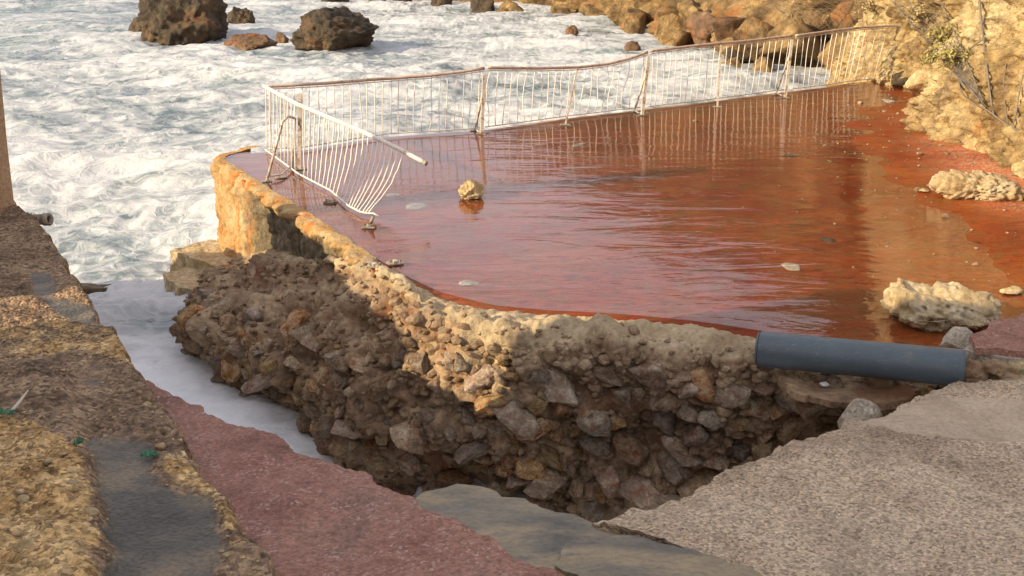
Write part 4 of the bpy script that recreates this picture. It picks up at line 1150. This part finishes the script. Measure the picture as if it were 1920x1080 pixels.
# =================================================================== ROCKS ON THE DECK
def deck_rock(px, py, size, seed, label, m, rz=0, lump=.25, lf=3.0, sub=5, holes=.12, cuts=7, rough=.22):
    p = at(px, py, .0); me = rock_mesh('rock', seed, sub, size, cuts, rough, 1.6, lump, lf, None, holes)
    zmin = min(v.co.z for v in me.vertices)
    p[2] = deck_z(p[0], p[1]) - zmin * .80
    return place_rock('rock', me, m, p, (0, 0, rz), label, 'rock', 'loose rocks washed onto the deck')
deck_rock(884, 372, (.155, .13, .13), 600, 'lone yellow rock standing in the puddle near the collapsed railing', M['sandrock'], .3)
deck_rock(1878, 293, (.15, .11, .07), 603, 'smooth pale stone at the foot of the cliff', M['paleslab'], .2, .05, 3, 4, 0)
deck_rock(1733, 361, (.08, .06, .03), 604, 'small flat stone left of the long pitted rock', M['paleslab'], .2, .05, 3, 3, 0)
deck_rock(1895, 551, (.11, .07, .04), 605, 'little yellow stone touching the right end of the hollow rock', M['sandrock'], .2, .1, 3, 3, 0)
# the big hollow slab rock near the pipe: a lumpy rim round a shallow basin
def pitted_rock(px, py, size, rz, trough_k, seed, label, lift, expo=3.2, tilt=.05):
    p = at(px, py, .0); V, F = ico(6); V = V.copy()
    a_ = np.abs(V); V = V / ((a_ ** expo).sum(1) ** (1 / expo))[:, None]               # blocky
    ang = np.arctan2(V[:, 1], V[:, 0])
    V[:, :2] *= (1 + .10 * np.sin(2 * ang + .6 + seed) + .09 * np.sin(3 * ang + 2.1 * seed) + .05 * np.sin(5 * ang + seed))[:, None]
    V *= np.array(size); sx, sy, sz = size
    V[:, :2] *= (1 - .24 * smooth(.0, -sz * .9, V[:, 2]))[:, None]                     # undercut foot
    yy = V[:, 1] + .12 * V[:, 0] - .03
    trough = trough_k * np.exp(-(yy / (sy * .34)) ** 2) * smooth(sz * .2, sz * .6, V[:, 2]) * smooth(-sx * .85, -sx * .6, V[:, 0])
    dirn = V / np.linalg.norm(V, axis=1, keepdims=True); O = V + seed * 3.1
    d = fbm(O * 5, 5, .6, seed=132) * .10 + (lumps(O * 11 + 3, 131) - .45) * .06 + (lumps(O * 25 + 3, 133) - .45) * .024
    f1, _ = worley(O * 14 + 5, 134); d -= smooth(.40, .16, f1) * .045
    V = V + dirn * (d * (1 - .85 * trough))[:, None]; V[:, 2] -= trough * sz * .55 + trough_k * .45 * sz * smooth(.0, -sy * .9, V[:, 1]) * smooth(0, sz * .5, V[:, 2])
    V[:, 2] += .35 * sz * smooth(.0, -sx * .9, V[:, 0]) * smooth(.0, sz * .5, V[:, 2]) - .2 * sz * smooth(.1, sx, V[:, 0])
    o = link('rock', mesh_from('rock', V, F), M['paleslab']); o.location = tuple(p + np.array([.0, .16, lift])); o.rotation_euler = (tilt, 0, rz)
    return tag(o, label, 'rock', 'loose rocks washed onto the deck')
pitted_rock(1775, 613, (.40, .30, .155), -.25, 1.0, 0, 'large pale pitted rock with a trough across its top beside the grey pipe', .11)
pitted_rock(1845, 378, (.52, .26, .17), -.12, .25, 2, 'long pitted pale rock by the right edge of the deck', .13, 2.6)
# flat pale stones lying under the shallow water
for k, (x, y, sx, sy, lab) in enumerate([(778, 383, .17, .10, 'flat pale stone under the water right of the bent bars'), (738, 364, .10, .06, 'small flat pale stone just behind the larger one by the bent bars'),
                                         (1487, 498, .12, .09, 'flat grey stone in the middle of the red water'), (1552, 448, .09, .06, 'small dark stone in the red water behind the flat grey stone'),
                                         (1480, 291, .11, .07, 'dark flat stone on the deck below the third railing post'), (1085, 270, .20, .05, 'greyish flat patch stone on the deck behind the sagging panel'),
                                         (880, 528, .11, .07, 'dull flat stone in the puddle near the crumbled deck corner'), (1710, 208, .28, .10, 'pale flat stone on the deck in front of the cliff foot'),
                                         (1665, 190, .22, .08, 'pale flat stone on the deck near the far end of the railing')]):
    p = at(x, y, .0); p[2] = deck_z(p[0], p[1]) + .003
    place_rock('flat_stone', rock_mesh('flat_stone', 640 + k, 3, (sx, sy * 1.5, .018), 6, .2), M['concrete'] if k not in (3, 4) else M['boulder'], p, (0, 0, .2 * k), lab, 'stone', 'flat stones lying in the shallow water')
# grit washed over the dry side of the deck
V, F = ico(1); mv, mf, off = [], [], 0; rg = np.random.RandomState(55)
for k in range(1500):
    i_ = rg.randint(120, 236); j_ = rg.randint(2, 126); q0 = D[i_, j_]
    if rg.rand() > .03 + .9 * smooth(2.5, 6.5, q0[0] + .1 * (14 - q0[1])): continue
    s_ = rg.uniform(.006, .02) * (1 + 1.5 * (rg.rand() < .05)); q = V * (1 + .35 * rg.uniform(-1, 1, (len(V), 1))) * s_ * np.array([1.2, 1, .7])
    mv.append(q + q0 + np.array([rg.uniform(-.04, .04), rg.uniform(-.04, .04), s_ * .35])); mf.append(F + off); off += len(V)
o = link('deck_grit', mesh_from('deck_grit', np.concatenate(mv), np.concatenate(mf), False), M['pebble']); o['kind'] = 'stuff'
o['label'] = 'scattered grit washed over the red deck'
# rocks at the foot of the cliff by the end of the railing
for k, (x, y, s, rz, mm, lab) in enumerate([(1745, 182, (.52, .40, .34), .2, 'sandrock', 'rounded brown boulder at the cliff foot beyond the railing end'),
                                            (1690, 163, (.34, .26, .20), .5, 'boulder', 'dark angular rock left of the rounded boulder at the cliff foot'),
                                            (1655, 158, (.20, .14, .10), .9, 'sandrock', 'small rock behind the last railing post'),
                                            (1790, 196, (.62, .30, .18), 0, 'sandrock', 'low sandy rock shelf right of the rounded boulder')]):
    deck_rock(x, y, s, 660 + k, lab, M[mm], rz, .12, 2.2, 4, .05, 9, .2)

# =================================================================== BOULDERS IN THE SEA
def sea_boulder(px, py, size, seed, label, m, rz=0, sink=.35, sub=5, lump=.06, cat='boulder', group='boulders standing in the surf'):
    p = at(px, py, SEA_Z); me = rock_mesh('boulder', seed, sub, size, 9, .34, 1.9, lump, 6.0, None, .03, cut=(.62, .90))
    p[2] = SEA_Z + size[2] * (1 - 2 * sink) 
    p[1] += size[1] * .6; p[0] *= p[1] / (p[1] - size[1] * .6)
    return place_rock('boulder', me, m, p, (0, 0, rz), label, cat, group)
sea_boulder(352, 84, (2.1, 1.8, 1.85), 700, 'biggest dark boulder in the surf at top left', M['boulder'], .4, .28, 6)
sea_boulder(450, 52, (.75, .8, .75), 701, 'dark rock knob joined to the right side of the biggest boulder', M['boulder'], .2, .3)
sea_boulder(262, 74, (.52, .5, .65), 702, 'small dark rock against the left side of the biggest boulder', M['boulder'], .2, .25)
sea_boulder(636, 98, (2.05, 1.6, 1.25), 703, 'broad dark boulder in the surf right of the biggest one', M['boulder'], .9, .30, 6)
sea_boulder(470, 98, (1.10, .8, .52), 704, 'low reddish boulder between the two big dark ones', M['redboulder'], .1, .30)
sea_boulder(530, 84, (.30, .3, .42), 705, 'little reddish rock beside the low reddish boulder', M['redboulder'], .1, .3, 4)
sea_boulder(1071, 70, (.34, .3, .40), 706, 'lone small brown rock in the foam right of centre top', M['redboulder'], .1, .3, 4)
sea_boulder(1185, 100, (.40, .3, .34), 707, 'pale orange rock in the foam behind the sagging handrail', M['redboulder'], .1, .3, 4)
# fallen rocks along the shore
G2 = 'rocks along the far shore'
shore = [(622, 9, 1.6, 'dark rock at the shore above the broad dark boulder'), (700, 10, 1.1, 'dark shore rock right of the one above the broad boulder'), (760, 12, .9, 'small dark shore rock at top left of centre'),
         (828, 14, 1.3, 'dark brown shore rock at the top edge left of centre'), (905, 20, 1.5, 'dark rock where the sunlit shore begins'), (960, 22, 1.4, 'sunlit shore rock at the top edge near the middle'),
         (1050, 24, 1.3, 'sunlit yellow rock at the waterline above the small brown rock'), (1130, 34, 1.6, 'yellow shore rock left of the brown shelf'),
         (1195, 55, 1.7, 'brown shelf rock reaching into the foam at top centre right'), (1262, 84, 1.3, 'mottled low rock behind the second railing panel'),
         (1265, 50, 1.5, 'steep yellow rock above the mottled low rock'), (1330, 64, 1.5, 'tall rust brown rock with dark cleft behind the railing'), (1372, 58, 1.3, 'leaning orange brown block behind the third railing panel'),
         (1420, 80, 1.3, 'pale yellow block behind the third panel handrail'), (1392, 105, 1.0, 'grey green wet rock seen through the third panel'), (1462, 84, 1.4, 'yellow boulder behind the third railing post'),
         (1375, 132, .8, 'small orange rock at the waterline behind the bars'), (1432, 140, 1.0, 'orange rock at the waterline left of the third railing post'), (1300, 40, 1.2, 'yellow rock high on the shore slope'), (1480, 60, 1.0, 'yellow rock just above the handrail near the third post')]
for k, (x, y, s, lab) in enumerate(shore):
    rg = np.random.RandomState(800 + k); hit = None
    d_ = Vector(ray(x, y)).normalized(); h_ = coast_bvh.ray_cast(Vector((0, 0, CAM_H)), d_)
    w_ = at(x, y, SEA_Z); p = np.array(h_[0]) if h_[0] is not None and h_[0].z > SEA_Z - .3 and h_[3] < np.linalg.norm(w_ - np.array([0, 0, CAM_H])) else w_
    me = rock_mesh('shore_rock', 820 + k, 4, (s * rg.uniform(.85, 1.15), s * .8, s * rg.uniform(.55, .8)), 14, .30, 1.7, .05, 4.0, None, .0, cut=(.42, .75))
    dk = k in (0, 1, 2, 3, 4, 14)
    place_rock('shore_rock', me, M['boulder'] if dk else (M['redboulder'] if k in (11, 12) else M['coastrock']), p, tuple(rg.uniform(-.3, .3, 2)) + (rg.uniform(0, 6),), lab, 'rock', G2)

# =================================================================== NETTING AND CABLES ON THE CLIFF
def cliff_hit(px, py, off=.06):
    d_ = Vector(ray(px, py)).normalized(); best = None
    for bv in (cliff_bvh, coast_bvh):
        h_ = bv.ray_cast(Vector((0, 0, CAM_H)), d_)
        if h_[0] is not None and (best is None or h_[3] < best[1]): best = (h_[0] - d_ * off, h_[3])
    return None if best is None else np.array(best[0])
def net(label, px_quad, nu, nv, seed):
    rng = np.random.RandomState(seed); q = np.array(px_quad, float); P = np.full((nu, nv, 3), np.nan)
    for i in range(nu):
        for j in range(nv):
            u, v = i / (nu - 1), j / (nv - 1)
            x, y = (q[0] * (1 - u) + q[1] * u) * (1 - v) + (q[3] * (1 - u) + q[2] * u) * v
            h = cliff_hit(x, y, .10 + .05 * rng.rand())
            if h is not None: P[i, j] = h
    # pull the hanging net taut: limit depth jumps
    good = ~np.isnan(P[..., 0])
    Yc = np.where(good, P[..., 1], np.nan)
    for _ in range(4):
        Y2 = Yc.copy()
        Y2[1:-1, 1:-1] = np.nanmin(np.stack([Yc[1:-1, 1:-1], np.nanmean(np.stack([Yc[:-2, 1:-1], Yc[2:, 1:-1], Yc[1:-1, :-2], Yc[1:-1, 2:]]), 0)]), 0); Yc = Y2
    for i in range(nu):
        for j in range(nv):
            if good[i, j] and not np.isnan(Yc[i, j]): P[i, j] = P[i, j] * 1.0; P[i, j, 1] = min(P[i, j, 1], Yc[i, j])
    o0 = P[0, nv - 1] if good[0, nv - 1] else P[good][0]
    root = thing('rock_net', label, 'net', o0); mb = MB()
    for i in range(nu):
        for j in range(nv - 1):
            for di in (-1, 1):
                if 0 <= i + di < nu and (i + j) % 2 == 0:
                    a_, b_ = P[i, j], P[i + di, j + 1]
                    if np.isnan(a_).any() or np.isnan(b_).any() or abs(a_[1] - b_[1]) > 1.0: continue
                    mb.tube([a_, b_], .006, 3, False)
                if 0 <= i + di < nu and (i + j) % 2 == 1:
                    pass
    for i in range(nu):
        for j in range(nv - 1):
            if (i + j) % 2 == 1:
                for di in (-1, 1):
                    if 0 <= i + di < nu:
                        a_, b_ = P[i + di, j], P[i, j + 1]
    mb.build('mesh', M['wire'], root, False, o0)['kind'] = 'stuff'
    for side in (0, nu - 1):
        pts = [P[side, j] for j in range(nv) if good[side, j]]
        if len(pts) > 2: MB().tube(pts, .011, 5).build('edge_cable', M['wire'], root, True, o0)
    return root
net('grey rockfall net hanging on the cliff at the top right', [(1672, 2), (1765, 2), (1850, 205), (1812, 165)], 15, 34, 1)
net('grey rockfall net draped over the slope behind the railing end', [(1440, 2), (1600, 2), (1560, 62), (1500, 52)], 19, 14, 2)
def shrub(px, py, size, seed, label, green):
    b0 = cliff_hit(px, py, .02)
    if b0 is None: return
    rg = np.random.RandomState(seed); root = thing('shrub', label, 'shrub', b0, 'dry shrubs on the cliff'); st_ = MB(); lf = MB()
    for k in range(46):
        d0 = np.array([rg.normal(-.35, .6), rg.normal(-.5, .4), rg.uniform(.1, 1.1)]); d0 /= np.linalg.norm(d0); L_ = size * rg.uniform(.5, 1.0)
        mid_ = d0 * L_ * .55 + rg.normal(0, .03, 3); end = d0 * L_ + np.array([0, 0, -.12 * L_]) + rg.normal(0, .05, 3)
        st_.tube([(0, 0, 0), mid_, end], [.008, .005, .002], 3, False)
        for q in range(5):
            c_ = mid_ + (end - mid_) * rg.uniform(-.4, 1.05) + rg.normal(0, .03, 3); a_, e_ = rg.normal(0, 1, 3), rg.normal(0, 1, 3); a_ *= .045 / np.linalg.norm(a_); e_ *= .02 / np.linalg.norm(e_)
            lf.add([c_ - a_, c_ + e_, c_ + a_, c_ - e_], [(0, 1, 2, 3)])
    st_.build('stems', M['drystem'], root, False); o = lf.build('leaves', M['greenleaf'] if green else M['dryleaf'], root, False); o['kind'] = 'stuff'
M['drystem'] = plain('dry_stem', (.20, .14, .08), .9); M['dryleaf'] = plain('dry_leaf', (.40, .31, .15), .8); M['greenleaf'] = plain('olive_leaf', (.34, .30, .10), .8)
for k, a_ in enumerate([(1772, 80, .55, 'olive green tuft on the cliff right of the railing end', True), (1790, 118, .45, 'smaller olive green tuft just below the first one', True),
                        (1640, 22, .6, 'dry brown tuft above the last railing panel', False), (1725, 38, .5, 'dry tuft beside the upper edge of the cliff net', False), (1560, 40, .5, 'dry tuft on the slope behind the railing', False),
                        (1752, 112, .4, 'olive tuft low on the cliff behind the railing end', True)]): shrub(a_[0], a_[1], a_[2], 900 + k, a_[3], a_[4])
def cable(label, px, r=.012):
    pts = [cliff_hit(x, y, .09) for x, y in px]; pts = [p for p in pts if p is not None]
    if len(pts) < 2: return
    pts = catmull(pts, 6 * len(pts)); root = MB().tube(pts, r, 6).build('steel_cable', M['wire'], None, True, pts[0])
    root.location = tuple(map(float, pts[0])); tag(root, label, 'cable', 'steel cables on the cliff')
cable('thick cable hanging straight down the cliff at the right', [(1836, 0), (1840, 40), (1846, 90), (1852, 140), (1858, 185), (1863, 214)], .016)
cable('cable looping along the lower edge of the net on the right', [(1848, 70), (1815, 95), (1802, 120), (1800, 165), (1820, 190), (1850, 206), (1880, 228), (1905, 243), (1930, 252)], .013)
cable('thin wire right of the thick hanging cable', [(1886, 120), (1882, 160), (1885, 200), (1890, 232)], .010)
cable('thin wire at the right edge curling above the loop cable', [(1918, 140), (1910, 180), (1905, 215), (1898, 236)], .010)

# =================================================================== UNSEEN BLOCKS ADDED TO SHADE THE PATH (left, outside the picture)
bl = thing('shade_building', 'beige rendered building added left of the path, outside the picture, to cast shade', 'shade_building', (-5.2, 0, .3))
bo = np.array(bl.location)
def bbox(name, x0, x1, y0, y1, z0_, z1_, m):
    return MB().box(((x0 + x1) / 2, (y0 + y1) / 2, (z0_ + z1_) / 2), x1 - x0, y1 - y0, z1_ - z0_, 0, .02).build(name, m, bl, False, bo)
bbox('end_wall', -5.62, -5.2, 4.0, 5.62, -2.5, 4.12, M['render'])
bbox('end_coping', -5.68, -5.14, 4.0, 5.68, 4.123, 4.22, M['concrete'])
bbox('wall', -9.0, -5.2, -14.0, 3.997, -2.5, 5.0, M['render'])
bbox('roof_slab', -9.2, -5.05, -14.2, 4.05, 5.003, 5.18, M['concrete'])
# added unseen wall, sloping top shaped to shade the face below the rim
pv = [(x, y, z) for y, zt in ((6.35, 2.40), (8.2, 2.02), (10.0, 1.70), (11.7, 1.36)) for x, z in ((-6.42, -2.6), (-6.1, -2.6), (-6.1, zt), (-6.42, zt))]
pf = [(0, 1, 2, 3), (15, 14, 13, 12)] + [(i * 4 + k, (i + 1) * 4 + k, (i + 1) * 4 + (k + 1) % 4, i * 4 + (k + 1) % 4) for i in range(3) for k in range(4)]
po = MB().add(pv, pf).build('shade_wall', M['render'], None, False, (-6.26, 9, -2.6)); po.location = (-6.26, 9, -2.6)
tag(po, 'sloping wall added left of the gate post, outside the picture, to cast shade', 'wall')
